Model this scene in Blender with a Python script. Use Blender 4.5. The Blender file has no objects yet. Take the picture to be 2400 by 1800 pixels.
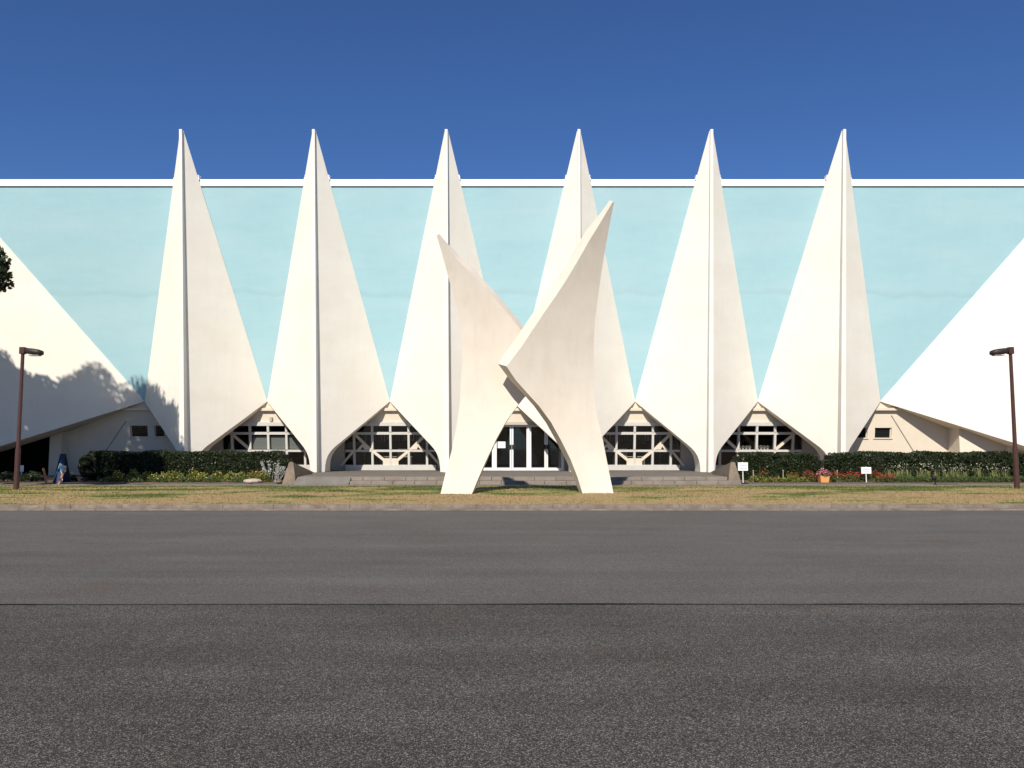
import bpy, math, random
import numpy as np
from mathutils import Vector, Matrix

random.seed(7)
RNG = np.random.default_rng(7)
SC = bpy.context.scene
COL = SC.collection

# ------------------------------------------------------------------ camera
EYE = 1.6
PITCH = math.radians(4.5)
FPX = 1880.0                       # focal length in pixels of a 2400 wide frame
cam_d = bpy.data.cameras.new('camera')
cam_d.sensor_width = 36.0
cam_d.lens = 36.0 * FPX / 2400.0
cam_d.clip_start = 0.1
cam_d.clip_end = 3000
cam = bpy.data.objects.new('camera', cam_d)
cam.location = (0, 0, EYE)
cam.rotation_euler = (math.pi / 2 + PITCH, 0, 0)
COL.objects.link(cam)
SC.camera = cam

# ------------------------------------------------------------------ light
SUN_EL = math.radians(38)
SUN_AZ = math.radians(11)          # to the left of straight behind the camera
world = bpy.data.worlds.new('World')
SC.world = world
world.use_nodes = True
wn = world.node_tree
bg = wn.nodes['Background']
sky = wn.nodes.new('ShaderNodeTexSky')
sky.sky_type = 'NISHITA'
sky.sun_disc = False
sky.sun_elevation = SUN_EL
sky.sun_rotation = math.pi + SUN_AZ
sky.altitude = 0
sky.air_density = 1.0
sky.dust_density = 0.3
sky.ozone_density = 4.0
tintn = wn.nodes.new('ShaderNodeMix')
tintn.data_type = 'RGBA'
tintn.blend_type = 'MULTIPLY'
tintn.inputs[0].default_value = 1.0
tintn.inputs[7].default_value = (0.70, 1.0, 1.48, 1)      # camera white balance: deep blue sky
wn.links.new(sky.outputs[0], tintn.inputs[6])
wn.links.new(tintn.outputs[2], bg.inputs[0])
bg.inputs[1].default_value = 0.052
sun_d = bpy.data.lights.new('sun', 'SUN')
sun_d.energy = 5.0
sun_d.angle = math.radians(0.5)
sun_d.color = (1.0, 0.93, 0.83)
sun = bpy.data.objects.new('sun', sun_d)
to_sun = Vector((-math.sin(SUN_AZ) * math.cos(SUN_EL), -math.cos(SUN_AZ) * math.cos(SUN_EL), math.sin(SUN_EL)))
sun.rotation_euler = to_sun.to_track_quat('Z', 'Y').to_euler()
sun.location = (-10, -30, 40)
COL.objects.link(sun)
SC.view_settings.view_transform = 'Standard'
SC.view_settings.look = 'None'
SC.view_settings.exposure = 0.27
SC.view_settings.gamma = 1.0
SC.render.engine = 'CYCLES'
SC.cycles.max_bounces = 8
SC.cycles.transparent_max_bounces = 12


def at(px, py, Y):
    """photo pixel (2400 x 1800) -> world point standing at distance Y"""
    u = (px - 1200) / FPX
    v = (900 - py) / FPX
    dy = math.cos(PITCH) - v * math.sin(PITCH)
    dz = math.sin(PITCH) + v * math.cos(PITCH)
    t = Y / dy
    return Vector((u * t, Y, EYE + dz * t))


# ------------------------------------------------------------------ materials
def mat(name, base, rough=0.8, var=0.12, scale=3.0, bump=0.0, bscale=60.0, tint=None, tscale=0.6, tamt=0.5,
        metallic=0.0, spec=0.3, stretch=None, streak=0.0, lo=0.42, hi=0.62):
    m = bpy.data.materials.new(name)
    m.use_nodes = True
    nt = m.node_tree
    N, L = nt.nodes, nt.links
    b = N['Principled BSDF']
    b.inputs['Roughness'].default_value = rough
    b.inputs['Metallic'].default_value = metallic
    b.inputs['Specular IOR Level'].default_value = spec
    geo = N.new('ShaderNodeNewGeometry')
    vec = geo.outputs['Position']
    if stretch:
        mp = N.new('ShaderNodeMapping')
        mp.inputs['Scale'].default_value = stretch
        L.new(vec, mp.inputs[0])
        svec = mp.outputs[0]
    else:
        svec = vec
    n1 = N.new('ShaderNodeTexNoise')
    n1.inputs['Scale'].default_value = scale
    n1.inputs['Detail'].default_value = 8
    n1.inputs['Roughness'].default_value = 0.65
    L.new(svec, n1.inputs['Vector'])
    r = N.new('ShaderNodeMapRange')
    r.inputs[1].default_value = 0.25
    r.inputs[2].default_value = 0.75
    r.inputs[3].default_value = 1 - var
    r.inputs[4].default_value = 1 + var
    L.new(n1.outputs[0], r.inputs[0])
    mul = N.new('ShaderNodeMix')
    mul.data_type = 'RGBA'
    mul.blend_type = 'MULTIPLY'
    mul.inputs[0].default_value = 1
    mul.inputs[6].default_value = (*base, 1)
    L.new(r.outputs[0], mul.inputs[7])
    out = mul.outputs[2]
    if tint:
        n2 = N.new('ShaderNodeTexNoise')
        n2.inputs['Scale'].default_value = tscale
        n2.inputs['Detail'].default_value = 6
        n2.inputs['Roughness'].default_value = 0.6
        L.new(svec, n2.inputs['Vector'])
        r2 = N.new('ShaderNodeMapRange')
        r2.inputs[1].default_value = lo
        r2.inputs[2].default_value = hi
        r2.inputs[4].default_value = tamt
        L.new(n2.outputs[0], r2.inputs[0])
        mx = N.new('ShaderNodeMix')
        mx.data_type = 'RGBA'
        L.new(r2.outputs[0], mx.inputs[0])
        L.new(out, mx.inputs[6])
        mx.inputs[7].default_value = (*tint, 1)
        out = mx.outputs[2]
    if streak > 0:
        mp2 = N.new('ShaderNodeMapping')
        mp2.inputs['Scale'].default_value = (3.2, 3.2, 0.16)
        L.new(vec, mp2.inputs[0])
        n3 = N.new('ShaderNodeTexNoise')
        n3.inputs['Scale'].default_value = 1.0
        n3.inputs['Detail'].default_value = 7
        n3.inputs['Roughness'].default_value = 0.7
        L.new(mp2.outputs[0], n3.inputs['Vector'])
        r3 = N.new('ShaderNodeMapRange')
        r3.inputs[1].default_value = 0.5
        r3.inputs[2].default_value = 0.78
        r3.inputs[3].default_value = 1.0
        r3.inputs[4].default_value = 1 - streak
        L.new(n3.outputs[0], r3.inputs[0])
        m3 = N.new('ShaderNodeMix')
        m3.data_type = 'RGBA'
        m3.blend_type = 'MULTIPLY'
        m3.inputs[0].default_value = 1
        L.new(out, m3.inputs[6])
        L.new(r3.outputs[0], m3.inputs[7])
        out = m3.outputs[2]
    L.new(out, b.inputs['Base Color'])
    if bump > 0:
        nb = N.new('ShaderNodeTexNoise')
        nb.inputs['Scale'].default_value = bscale
        nb.inputs['Detail'].default_value = 5
        L.new(vec, nb.inputs['Vector'])
        bp = N.new('ShaderNodeBump')
        bp.inputs['Strength'].default_value = bump
        bp.inputs['Distance'].default_value = 0.02
        L.new(nb.outputs[0], bp.inputs['Height'])
        L.new(bp.outputs[0], b.inputs['Normal'])
    m['out'] = 1
    return m


def asphalt(name, c_dark, c_light, grain, thr, patch, bump):
    m = bpy.data.materials.new(name)
    m.use_nodes = True
    N, L = m.node_tree.nodes, m.node_tree.links
    b = N['Principled BSDF']
    b.inputs['Roughness'].default_value = 0.85
    b.inputs['Specular IOR Level'].default_value = 0.25
    geo = N.new('ShaderNodeNewGeometry')
    pos = geo.outputs['Position']
    vo = N.new('ShaderNodeTexVoronoi')
    vo.inputs['Scale'].default_value = grain
    L.new(pos, vo.inputs['Vector'])
    sep = N.new('ShaderNodeSeparateColor')
    L.new(vo.outputs['Color'], sep.inputs[0])
    cr = N.new('ShaderNodeValToRGB')
    e = cr.color_ramp.elements
    e[0].position = 0.0
    e[0].color = (*c_dark, 1)
    e[1].position = 1.0
    e[1].color = (*c_light, 1)
    mid = e.new(thr)
    k = 0.24
    mid.color = tuple(c_dark[i] * (1 - k) + c_light[i] * k for i in range(3)) + (1,)
    L.new(sep.outputs[0], cr.inputs[0])
    n1 = N.new('ShaderNodeTexNoise')
    n1.inputs['Scale'].default_value = 0.7
    n1.inputs['Detail'].default_value = 9
    n1.inputs['Roughness'].default_value = 0.62
    mp = N.new('ShaderNodeMapping')
    mp.inputs['Scale'].default_value = (0.45, 1.0, 1.0)
    L.new(pos, mp.inputs[0])
    L.new(mp.outputs[0], n1.inputs['Vector'])
    r = N.new('ShaderNodeMapRange')
    r.inputs[1].default_value = 0.3
    r.inputs[2].default_value = 0.7
    r.inputs[3].default_value = 1 - patch
    r.inputs[4].default_value = 1 + patch
    L.new(n1.outputs[0], r.inputs[0])
    n2 = N.new('ShaderNodeTexNoise')
    n2.inputs['Scale'].default_value = 22
    n2.inputs['Detail'].default_value = 6
    n2.inputs['Roughness'].default_value = 0.75
    L.new(pos, n2.inputs['Vector'])
    r2 = N.new('ShaderNodeMapRange')
    r2.inputs[1].default_value = 0.3
    r2.inputs[2].default_value = 0.7
    r2.inputs[3].default_value = 0.78
    r2.inputs[4].default_value = 1.22
    L.new(n2.outputs[0], r2.inputs[0])
    mm = N.new('ShaderNodeMath')
    mm.operation = 'MULTIPLY'
    L.new(r.outputs[0], mm.inputs[0])
    L.new(r2.outputs[0], mm.inputs[1])
    mul = N.new('ShaderNodeMix')
    mul.data_type = 'RGBA'
    mul.blend_type = 'MULTIPLY'
    mul.inputs[0].default_value = 1
    L.new(cr.outputs[0], mul.inputs[6])
    L.new(mm.outputs[0], mul.inputs[7])
    # long faint wear streaks along the driving direction
    mps = N.new('ShaderNodeMapping')
    mps.inputs['Scale'].default_value = (0.10, 1.6, 1.0)
    L.new(pos, mps.inputs[0])
    ns = N.new('ShaderNodeTexNoise')
    ns.inputs['Scale'].default_value = 1.0
    ns.inputs['Detail'].default_value = 7
    ns.inputs['Roughness'].default_value = 0.7
    L.new(mps.outputs[0], ns.inputs['Vector'])
    rs_ = N.new('ShaderNodeMapRange')
    rs_.inputs[1].default_value = 0.3
    rs_.inputs[2].default_value = 0.7
    rs_.inputs[3].default_value = 0.86
    rs_.inputs[4].default_value = 1.14
    L.new(ns.outputs[0], rs_.inputs[0])
    mul2 = N.new('ShaderNodeMix')
    mul2.data_type = 'RGBA'
    mul2.blend_type = 'MULTIPLY'
    mul2.inputs[0].default_value = 1
    L.new(mul.outputs[2], mul2.inputs[6])
    L.new(rs_.outputs[0], mul2.inputs[7])
    mul = mul2
    # reddish brown mud tint here and there
    n3 = N.new('ShaderNodeTexNoise')
    n3.inputs['Scale'].default_value = 0.9
    n3.inputs['Detail'].default_value = 4
    L.new(pos, n3.inputs['Vector'])
    r3 = N.new('ShaderNodeMapRange')
    r3.inputs[1].default_value = 0.55
    r3.inputs[2].default_value = 0.75
    r3.inputs[4].default_value = 0.75
    L.new(n3.outputs[0], r3.inputs[0])
    mx = N.new('ShaderNodeMix')
    mx.data_type = 'RGBA'
    mx.blend_type = 'MULTIPLY'
    L.new(r3.outputs[0], mx.inputs[0])
    L.new(mul.outputs[2], mx.inputs[6])
    mx.inputs[7].default_value = (1.0, 0.86, 0.76, 1)
    L.new(mx.outputs[2], b.inputs['Base Color'])
    bp = N.new('ShaderNodeBump')
    bp.inputs['Strength'].default_value = bump
    bp.inputs['Distance'].default_value = 0.006
    L.new(vo.outputs['Distance'], bp.inputs['Height'])
    L.new(bp.outputs[0], b.inputs['Normal'])
    return m


def leafmat(name, a, b_, scale=6.0, rough=0.5, trans=0.25):
    m = bpy.data.materials.new(name)
    m.use_nodes = True
    N, L = m.node_tree.nodes, m.node_tree.links
    b = N['Principled BSDF']
    b.inputs['Roughness'].default_value = rough
    b.inputs['Specular IOR Level'].default_value = 0.3
    geo = N.new('ShaderNodeNewGeometry')
    n = N.new('ShaderNodeTexNoise')
    n.inputs['Scale'].default_value = scale
    n.inputs['Detail'].default_value = 6
    n.inputs['Roughness'].default_value = 0.8
    L.new(geo.outputs['Position'], n.inputs['Vector'])
    cr = N.new('ShaderNodeValToRGB')
    e = cr.color_ramp.elements
    e[0].position, e[0].color = 0.35, (*a, 1)
    e[1].position, e[1].color = 0.65, (*b_, 1)
    L.new(n.outputs[0], cr.inputs[0])
    L.new(cr.outputs[0], b.inputs['Base Color'])
    if trans > 0:
        tr = N.new('ShaderNodeBsdfTranslucent')
        L.new(cr.outputs[0], tr.inputs[0])
        mx = N.new('ShaderNodeMixShader')
        mx.inputs[0].default_value = trans
        L.new(b.outputs[0], mx.inputs[1])
        L.new(tr.outputs[0], mx.inputs[2])
        L.new(mx.outputs[0], N['Material Output'].inputs[0])
    return m


def glassmat():
    m = bpy.data.materials.new('window glass')
    m.use_nodes = True
    N, L = m.node_tree.nodes, m.node_tree.links
    N.remove(N['Principled BSDF'])
    tr = N.new('ShaderNodeBsdfTransparent')
    tr.inputs[0].default_value = (0.78, 0.80, 0.80, 1)
    gl = N.new('ShaderNodeBsdfGlossy')
    gl.inputs['Roughness'].default_value = 0.03
    lw = N.new('ShaderNodeLayerWeight')
    lw.inputs[0].default_value = 0.5
    pw = N.new('ShaderNodeMath')
    pw.operation = 'POWER'
    pw.inputs[1].default_value = 5.0
    L.new(lw.outputs['Facing'], pw.inputs[0])
    fr = N.new('ShaderNodeMath')
    fr.operation = 'MULTIPLY_ADD'
    fr.inputs[1].default_value = 0.92
    fr.inputs[2].default_value = 0.045
    L.new(pw.outputs[0], fr.inputs[0])
    mx = N.new('ShaderNodeMixShader')
    L.new(fr.outputs[0], mx.inputs[0])
    L.new(tr.outputs[0], mx.inputs[1])
    L.new(gl.outputs[0], mx.inputs[2])
    L.new(mx.outputs[0], N['Material Output'].inputs[0])
    return m


def grassmat(name):
    m = bpy.data.materials.new(name)
    m.use_nodes = True
    N, L = m.node_tree.nodes, m.node_tree.links
    b = N['Principled BSDF']
    b.inputs['Roughness'].default_value = 0.9
    b.inputs['Specular IOR Level'].default_value = 0.15
    geo = N.new('ShaderNodeNewGeometry')
    sp = N.new('ShaderNodeSeparateXYZ')
    L.new(geo.outputs['Position'], sp.inputs[0])
    mp = N.new('ShaderNodeMapping')
    mp.inputs['Scale'].default_value = (0.22, 0.55, 1.0)
    L.new(geo.outputs['Position'], mp.inputs[0])
    n = N.new('ShaderNodeTexNoise')
    n.inputs['Scale'].default_value = 1.5
    n.inputs['Detail'].default_value = 10
    n.inputs['Roughness'].default_value = 0.62
    L.new(mp.outputs[0], n.inputs['Vector'])
    # the back of the verge stays greener, the front is scorched
    r = N.new('ShaderNodeMapRange')
    r.inputs[1].default_value = 22.0
    r.inputs[2].default_value = 28.0
    r.inputs[3].default_value = -0.22
    r.inputs[4].default_value = 0.11
    L.new(sp.outputs[1], r.inputs[0])
    am = N.new('ShaderNodeMath')
    am.operation = 'MULTIPLY_ADD'
    am.inputs[1].default_value = 2.4
    am.inputs[2].default_value = -0.68
    L.new(n.outputs[0], am.inputs[0])
    ad = N.new('ShaderNodeMath')
    L.new(am.outputs[0], ad.inputs[0])
    L.new(r.outputs[0], ad.inputs[1])
    cr = N.new('ShaderNodeValToRGB')
    e = cr.color_ramp.elements
    e[0].position, e[0].color = 0.28, (0.31, 0.215, 0.105, 1)
    e[1].position, e[1].color = 0.70, (0.072, 0.098, 0.020, 1)
    x = e.new(0.44)
    x.color = (0.30, 0.235, 0.105, 1)
    x = e.new(0.55)
    x.color = (0.165, 0.160, 0.045, 1)
    L.new(ad.outputs[0], cr.inputs[0])
    n2 = N.new('ShaderNodeTexNoise')
    n2.inputs['Scale'].default_value = 30
    n2.inputs['Detail'].default_value = 6
    n2.inputs['Roughness'].default_value = 0.8
    L.new(geo.outputs['Position'], n2.inputs['Vector'])
    r2 = N.new('ShaderNodeMapRange')
    r2.inputs[1].default_value = 0.3
    r2.inputs[2].default_value = 0.7
    r2.inputs[3].default_value = 0.72
    r2.inputs[4].default_value = 1.25
    L.new(n2.outputs[0], r2.inputs[0])
    mul = N.new('ShaderNodeMix')
    mul.data_type = 'RGBA'
    mul.blend_type = 'MULTIPLY'
    mul.inputs[0].default_value = 1
    L.new(cr.outputs[0], mul.inputs[6])
    L.new(r2.outputs[0], mul.inputs[7])
    L.new(mul.outputs[2], b.inputs['Base Color'])
    return m


M = {}
M['white'] = mat('white painted concrete', (0.79, 0.75, 0.665), 0.75, 0.035, 1.2, 0.12, 25, tint=(0.745, 0.685, 0.585), tscale=0.35, tamt=0.5, stretch=(0.8, 0.8, 1.6), streak=0.05)
M['teal'] = mat('pale blue painted concrete', (0.365, 0.58, 0.628), 0.75, 0.035, 1.5, 0.12, 25, tint=(0.44, 0.62, 0.66), tscale=0.22, tamt=0.7, stretch=(0.55, 0.55, 2.2), streak=0.035, lo=0.45, hi=0.7)
nt_ = M['teal'].node_tree
g_ = nt_.nodes.new('ShaderNodeNewGeometry')
s_ = nt_.nodes.new('ShaderNodeSeparateXYZ')
nt_.links.new(g_.outputs['Position'], s_.inputs[0])
no_ = nt_.nodes.new('ShaderNodeTexNoise')
no_.inputs['Scale'].default_value = 0.45
no_.inputs['Detail'].default_value = 6
nt_.links.new(g_.outputs['Position'], no_.inputs['Vector'])
ma_ = nt_.nodes.new('ShaderNodeMath')
ma_.operation = 'MULTIPLY_ADD'
ma_.inputs[1].default_value = 1.1
nt_.links.new(no_.outputs[0], ma_.inputs[0])
nt_.links.new(s_.outputs[2], ma_.inputs[2])
cr_ = nt_.nodes.new('ShaderNodeValToRGB')
mr_ = nt_.nodes.new('ShaderNodeMapRange')
mr_.inputs[1].default_value = 9.7
mr_.inputs[2].default_value = 10.9
nt_.links.new(ma_.outputs[0], mr_.inputs[0])
el_ = cr_.color_ramp.elements
el_[0].color = (1, 1, 1, 1)
el_[1].color = (1, 1, 1, 1)
for p_, c_ in ((0.25, 1.0), (0.34, 0.93), (0.47, 0.95), (0.6, 1.0)):
    q_ = el_.new(p_)
    q_.color = (c_, c_, c_, 1)
nt_.links.new(mr_.outputs[0], cr_.inputs[0])
mm_ = nt_.nodes.new('ShaderNodeMix')
mm_.data_type = 'RGBA'
mm_.blend_type = 'MULTIPLY'
mm_.inputs[0].default_value = 1
b_ = nt_.nodes['Principled BSDF']
nt_.links.new(b_.inputs['Base Color'].links[0].from_socket, mm_.inputs[6])
nt_.links.new(cr_.outputs[0], mm_.inputs[7])
nt_.links.new(mm_.outputs[2], b_.inputs['Base Color'])
M['fascia'] = mat('roof edge metal', (0.80, 0.79, 0.78), 0.5, 0.04, 4)
M['sculpt'] = mat('cream sculpture plaster', (0.65, 0.585, 0.49), 0.8, 0.05, 1.6, 0.2, 30, tint=(0.56, 0.47, 0.355), tscale=0.55, tamt=0.42, streak=0.10, lo=0.5, hi=0.72)
M['cream'] = mat('cream wall render', (0.66, 0.58, 0.46), 0.85, 0.05, 2.0, 0.15, 40)
M['frame'] = mat('weathered white window frame', (0.56, 0.54, 0.50), 0.6, 0.08, 5)
M['dwhite'] = mat('white door paint', (0.72, 0.71, 0.69), 0.45, 0.04, 5)
M['brace'] = mat('cream steel brace', (0.68, 0.60, 0.48), 0.6, 0.05, 5)
M['glass'] = glassmat()
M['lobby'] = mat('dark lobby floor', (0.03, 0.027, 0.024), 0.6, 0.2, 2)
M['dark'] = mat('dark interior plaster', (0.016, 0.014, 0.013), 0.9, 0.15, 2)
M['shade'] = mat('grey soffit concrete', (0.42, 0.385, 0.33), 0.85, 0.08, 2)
M['dglass'] = mat('dark window pane', (0.012, 0.014, 0.014), 0.12, 0.1, 2, spec=0.5)
M['blind'] = mat('pale blind fabric', (0.38, 0.38, 0.35), 0.8, 0.06, 8)
M['road'] = asphalt('smooth grey asphalt', (0.054, 0.0500, 0.0455), (0.190, 0.176, 0.159), 140, 0.6, 0.13, 0.4)
M['road_old'] = asphalt('coarse old asphalt', (0.0135, 0.0118, 0.0102), (0.285, 0.26, 0.228), 150, 0.76, 0.26, 0.8)
M['tar'] = mat('black tar', (0.012, 0.011, 0.010), 0.7, 0.3, 20)
M['kerb'] = mat('worn kerb concrete', (0.225, 0.185, 0.145), 0.9, 0.25, 6, 0.4, 60, tint=(0.13, 0.10, 0.075), tscale=2.5, tamt=0.7)
M['path'] = mat('grey path paving', (0.17, 0.155, 0.135), 0.9, 0.14, 4, 0.3, 60, tint=(0.12, 0.107, 0.09), tscale=1.2, tamt=0.6)
M['plat'] = mat('brown grey entrance paving', (0.125, 0.11, 0.092), 0.85, 0.12, 3, 0.2, 60)
M['step'] = mat('pinkish step stone', (0.235, 0.195, 0.16), 0.85, 0.2, 6, 0.3, 60, tint=(0.14, 0.115, 0.09), tscale=3, tamt=0.6)
M['wedge'] = mat('brown exposed aggregate', (0.215, 0.165, 0.12), 0.9, 0.25, 18, 0.6, 80, tint=(0.13, 0.105, 0.085), tscale=3, tamt=0.6)
M['soil'] = mat('dry soil', (0.13, 0.09, 0.06), 0.95, 0.3, 9, 0.6, 40)
M['ground'] = mat('far ground', (0.12, 0.11, 0.085), 0.95, 0.2, 0.5)
M['grass'] = grassmat('winter lawn')
M['hedge'] = leafmat('hedge leaves', (0.010, 0.018, 0.007), (0.036, 0.052, 0.017), 9, 0.45, 0.12)
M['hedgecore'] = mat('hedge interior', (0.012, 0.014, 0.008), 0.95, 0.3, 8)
M['tree'] = leafmat('dark tree leaves', (0.012, 0.020, 0.009), (0.035, 0.052, 0.016), 2, 0.5, 0.12)
M['bark'] = mat('tree bark', (0.085, 0.065, 0.05), 0.95, 0.3, 8, 0.6, 30)
M['yleaf'] = leafmat('yellow green leaves', (0.06, 0.085, 0.016), (0.20, 0.20, 0.035), 14, 0.6, 0.2)
M['gleaf'] = leafmat('fresh green leaves', (0.03, 0.055, 0.014), (0.09, 0.13, 0.03), 12, 0.6, 0.2)
M['strap'] = leafmat('strap leaves', (0.10, 0.13, 0.035), (0.30, 0.30, 0.12), 9, 0.6, 0.25)
M['silver'] = leafmat('silver leaves', (0.30, 0.30, 0.27), (0.62, 0.60, 0.55), 12, 0.8, 0.2)
M['red'] = leafmat('red petals', (0.42, 0.018, 0.022), (0.62, 0.06, 0.05), 20, 0.7, 0.2)
M['orange'] = leafmat('orange petals', (0.42, 0.07, 0.02), (0.62, 0.16, 0.04), 20, 0.7, 0.2)
M['pink'] = leafmat('pink petals', (0.62, 0.10, 0.18), (0.80, 0.35, 0.42), 20, 0.7, 0.2)
M['yellow'] = leafmat('yellow petals', (0.62, 0.50, 0.08), (0.75, 0.68, 0.22), 20, 0.7, 0.2)
M['cream_petal'] = leafmat('cream petals', (0.55, 0.52, 0.34), (0.75, 0.72, 0.55), 20, 0.7, 0.2)
M['lamp'] = mat('brown lamp paint', (0.060, 0.026, 0.023), 0.45, 0.15, 6)
M['lampdark'] = mat('dark lamp housing', (0.028, 0.020, 0.018), 0.5, 0.1, 8)
M['lens'] = mat('milky lamp lens', (0.35, 0.34, 0.31), 0.3, 0.05, 8)
M['sign'] = mat('white sign board', (0.80, 0.78, 0.76), 0.5, 0.03, 8)
M['signred'] = mat('faded red print', (0.62, 0.34, 0.31), 0.6, 0.1, 30)
M['signgrey'] = mat('faded grey print', (0.42, 0.41, 0.42), 0.6, 0.1, 30)
M['post'] = mat('pale post', (0.55, 0.53, 0.49), 0.5, 0.1, 8)
M['blue'] = mat('blue sign paint', (0.007, 0.025, 0.07), 0.5, 0.1, 6)
M['lblue'] = mat('pale blue line paint', (0.32, 0.50, 0.58), 0.5, 0.05, 6)
M['wood'] = mat('orange wood', (0.34, 0.16, 0.075), 0.7, 0.15, 12)
M['terra'] = mat('orange plant pot', (0.60, 0.28, 0.10), 0.6, 0.1, 10)
M['black'] = mat('black plastic', (0.012, 0.012, 0.013), 0.5, 0.1, 8)
M['metal'] = mat('grey galvanised metal', (0.42, 0.42, 0.44), 0.4, 0.1, 8, metallic=0.6)
M['paper'] = mat('paper notice', (0.78, 0.76, 0.76), 0.7, 0.02, 8)
M['stone'] = mat('pale stone', (0.40, 0.33, 0.27), 0.9, 0.2, 6, 0.4, 40)
M['clutter_blue'] = mat('blue display cloth', (0.05, 0.10, 0.17), 0.8, 0.1, 8)
M['clutter_red'] = mat('red display cloth', (0.20, 0.07, 0.05), 0.8, 0.1, 8)
M['cloth'] = mat('cream table cloth', (0.66, 0.58, 0.46), 0.8, 0.08, 8)


# ------------------------------------------------------------------ mesh helpers
class MB:
    def __init__(s):
        s.v, s.f = [], []

    def add(s, vs, fs):
        o = len(s.v)
        s.v += [tuple(v) for v in vs]
        s.f += [tuple(i + o for i in f) for f in fs]
        return s

    def box(s, x0, x1, y0, y1, z0, z1):
        return s.add([(x0, y0, z0), (x1, y0, z0), (x1, y1, z0), (x0, y1, z0), (x0, y0, z1), (x1, y0, z1), (x1, y1, z1), (x0, y1, z1)],
                     [(0, 3, 2, 1), (4, 5, 6, 7), (0, 1, 5, 4), (1, 2, 6, 5), (2, 3, 7, 6), (3, 0, 4, 7)])

    def prism(s, front, off):
        """front: polygon (list of points), off: one vector or one per vertex"""
        n = len(front)
        front = [Vector(p) for p in front]
        offs = off if isinstance(off, list) else [off] * n
        back = [p + Vector(o) for p, o in zip(front, offs)]
        fs = [tuple(range(n)), tuple(range(2 * n - 1, n - 1, -1))]
        fs += [(i, n + i, n + (i + 1) % n, (i + 1) % n) for i in range(n)]
        return s.add(front + back, fs)

    def bar(s, a, b, w, d, side=None):
        a, b = Vector(a), Vector(b)
        t = (b - a).normalized()
        up = Vector((0, 1, 0)) if abs(t.y) < 0.9 else Vector((1, 0, 0))
        sx = t.cross(up).normalized() * w / 2
        sy = t.cross(sx).normalized() * d / 2
        vs = [a - sx - sy, a + sx - sy, a + sx + sy, a - sx + sy, b - sx - sy, b + sx - sy, b + sx + sy, b - sx + sy]
        return s.add(vs, [(0, 3, 2, 1), (4, 5, 6, 7), (0, 1, 5, 4), (1, 2, 6, 5), (2, 3, 7, 6), (3, 0, 4, 7)])

    def tube(s, pts, radii, n=8):
        pts = [Vector(p) for p in pts]
        vs, fs = [], []
        for i, p in enumerate(pts):
            a = pts[max(0, i - 1)]
            b = pts[min(len(pts) - 1, i + 1)]
            t = (b - a).normalized()
            up = Vector((0, 0, 1)) if abs(t.z) < 0.9 else Vector((1, 0, 0))
            x = t.cross(up).normalized()
            y = t.cross(x)
            for k in range(n):
                an = 2 * math.pi * k / n
                vs.append(p + (x * math.cos(an) + y * math.sin(an)) * radii[i])
        for i in range(len(pts) - 1):
            for k in range(n):
                fs.append((i * n + k, i * n + (k + 1) % n, (i + 1) * n + (k + 1) % n, (i + 1) * n + k))
        fs.append(tuple(range(n - 1, -1, -1)))
        fs.append(tuple((len(pts) - 1) * n + k for k in range(n)))
        return s.add(vs, fs)

    def lathe(s, prof, n=16, c=(0, 0, 0)):
        vs, fs = [], []
        for r, z in prof:
            for k in range(n):
                a = 2 * math.pi * k / n
                vs.append((c[0] + r * math.cos(a), c[1] + r * math.sin(a), c[2] + z))
        for i in range(len(prof) - 1):
            for k in range(n):
                fs.append((i * n + k, i * n + (k + 1) % n, (i + 1) * n + (k + 1) % n, (i + 1) * n + k))
        fs.append(tuple(range(n - 1, -1, -1)))
        fs.append(tuple((len(prof) - 1) * n + k for k in range(n)))
        return s.add(vs, fs)

    def lean(s, k=0.18, z0=0.5):
        s.v = [(x, y - k * (z - z0), z) for x, y, z in s.v]
        return s

    def build(s, name, m, parent=None, smooth=False, bevel=0.0, recalc=True):
        me = bpy.data.meshes.new(name)
        me.from_pydata(s.v, [], s.f)
        if recalc:
            import bmesh
            bm = bmesh.new()
            bm.from_mesh(me)
            bmesh.ops.recalc_face_normals(bm, faces=bm.faces)
            bm.to_mesh(me)
            bm.free()
        me.materials.append(m)
        if smooth:
            me.polygons.foreach_set('use_smooth', [True] * len(me.polygons))
        me.update()
        o = bpy.data.objects.new(name, me)
        link(o, parent)
        if bevel:
            bv = o.modifiers.new('bevel', 'BEVEL')
            bv.width = bevel
            bv.segments = 2
            bv.limit_method = 'ANGLE'
        return o


WORLD = {}


def link(o, parent=None):
    COL.objects.link(o)
    if parent is not None:
        o.parent = parent
        o.matrix_parent_inverse = Matrix.Translation(-WORLD.get(parent.name, Vector((0, 0, 0))))


def tag(o, label, cat, group=None):
    o['label'] = label
    o['category'] = cat
    if group:
        o['group'] = group
    return o


def struct(o):
    o['kind'] = 'structure'
    return o


def thing(name, label, cat, loc=(0, 0, 0), group=None):
    o = bpy.data.objects.new(name, None)
    o.empty_display_size = 0.2
    o.location = loc
    COL.objects.link(o)
    WORLD[o.name] = Vector(loc)
    return tag(o, label, cat, group)


def np_mesh(name, verts, quads, m, parent=None, tri=False):
    k = 3 if tri else 4
    me = bpy.data.meshes.new(name)
    me.vertices.add(len(verts))
    me.vertices.foreach_set('co', np.asarray(verts, dtype=np.float32).ravel())
    me.loops.add(len(quads) * k)
    me.loops.foreach_set('vertex_index', np.asarray(quads, dtype=np.int32).ravel())
    me.polygons.add(len(quads))
    me.polygons.foreach_set('loop_start', np.arange(0, len(quads) * k, k, dtype=np.int32))
    me.polygons.foreach_set('loop_total', np.full(len(quads), k, dtype=np.int32))
    me.update(calc_edges=True)
    me.validate()
    me.materials.append(m)
    o = bpy.data.objects.new(name, me)
    link(o, parent)
    return o


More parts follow.
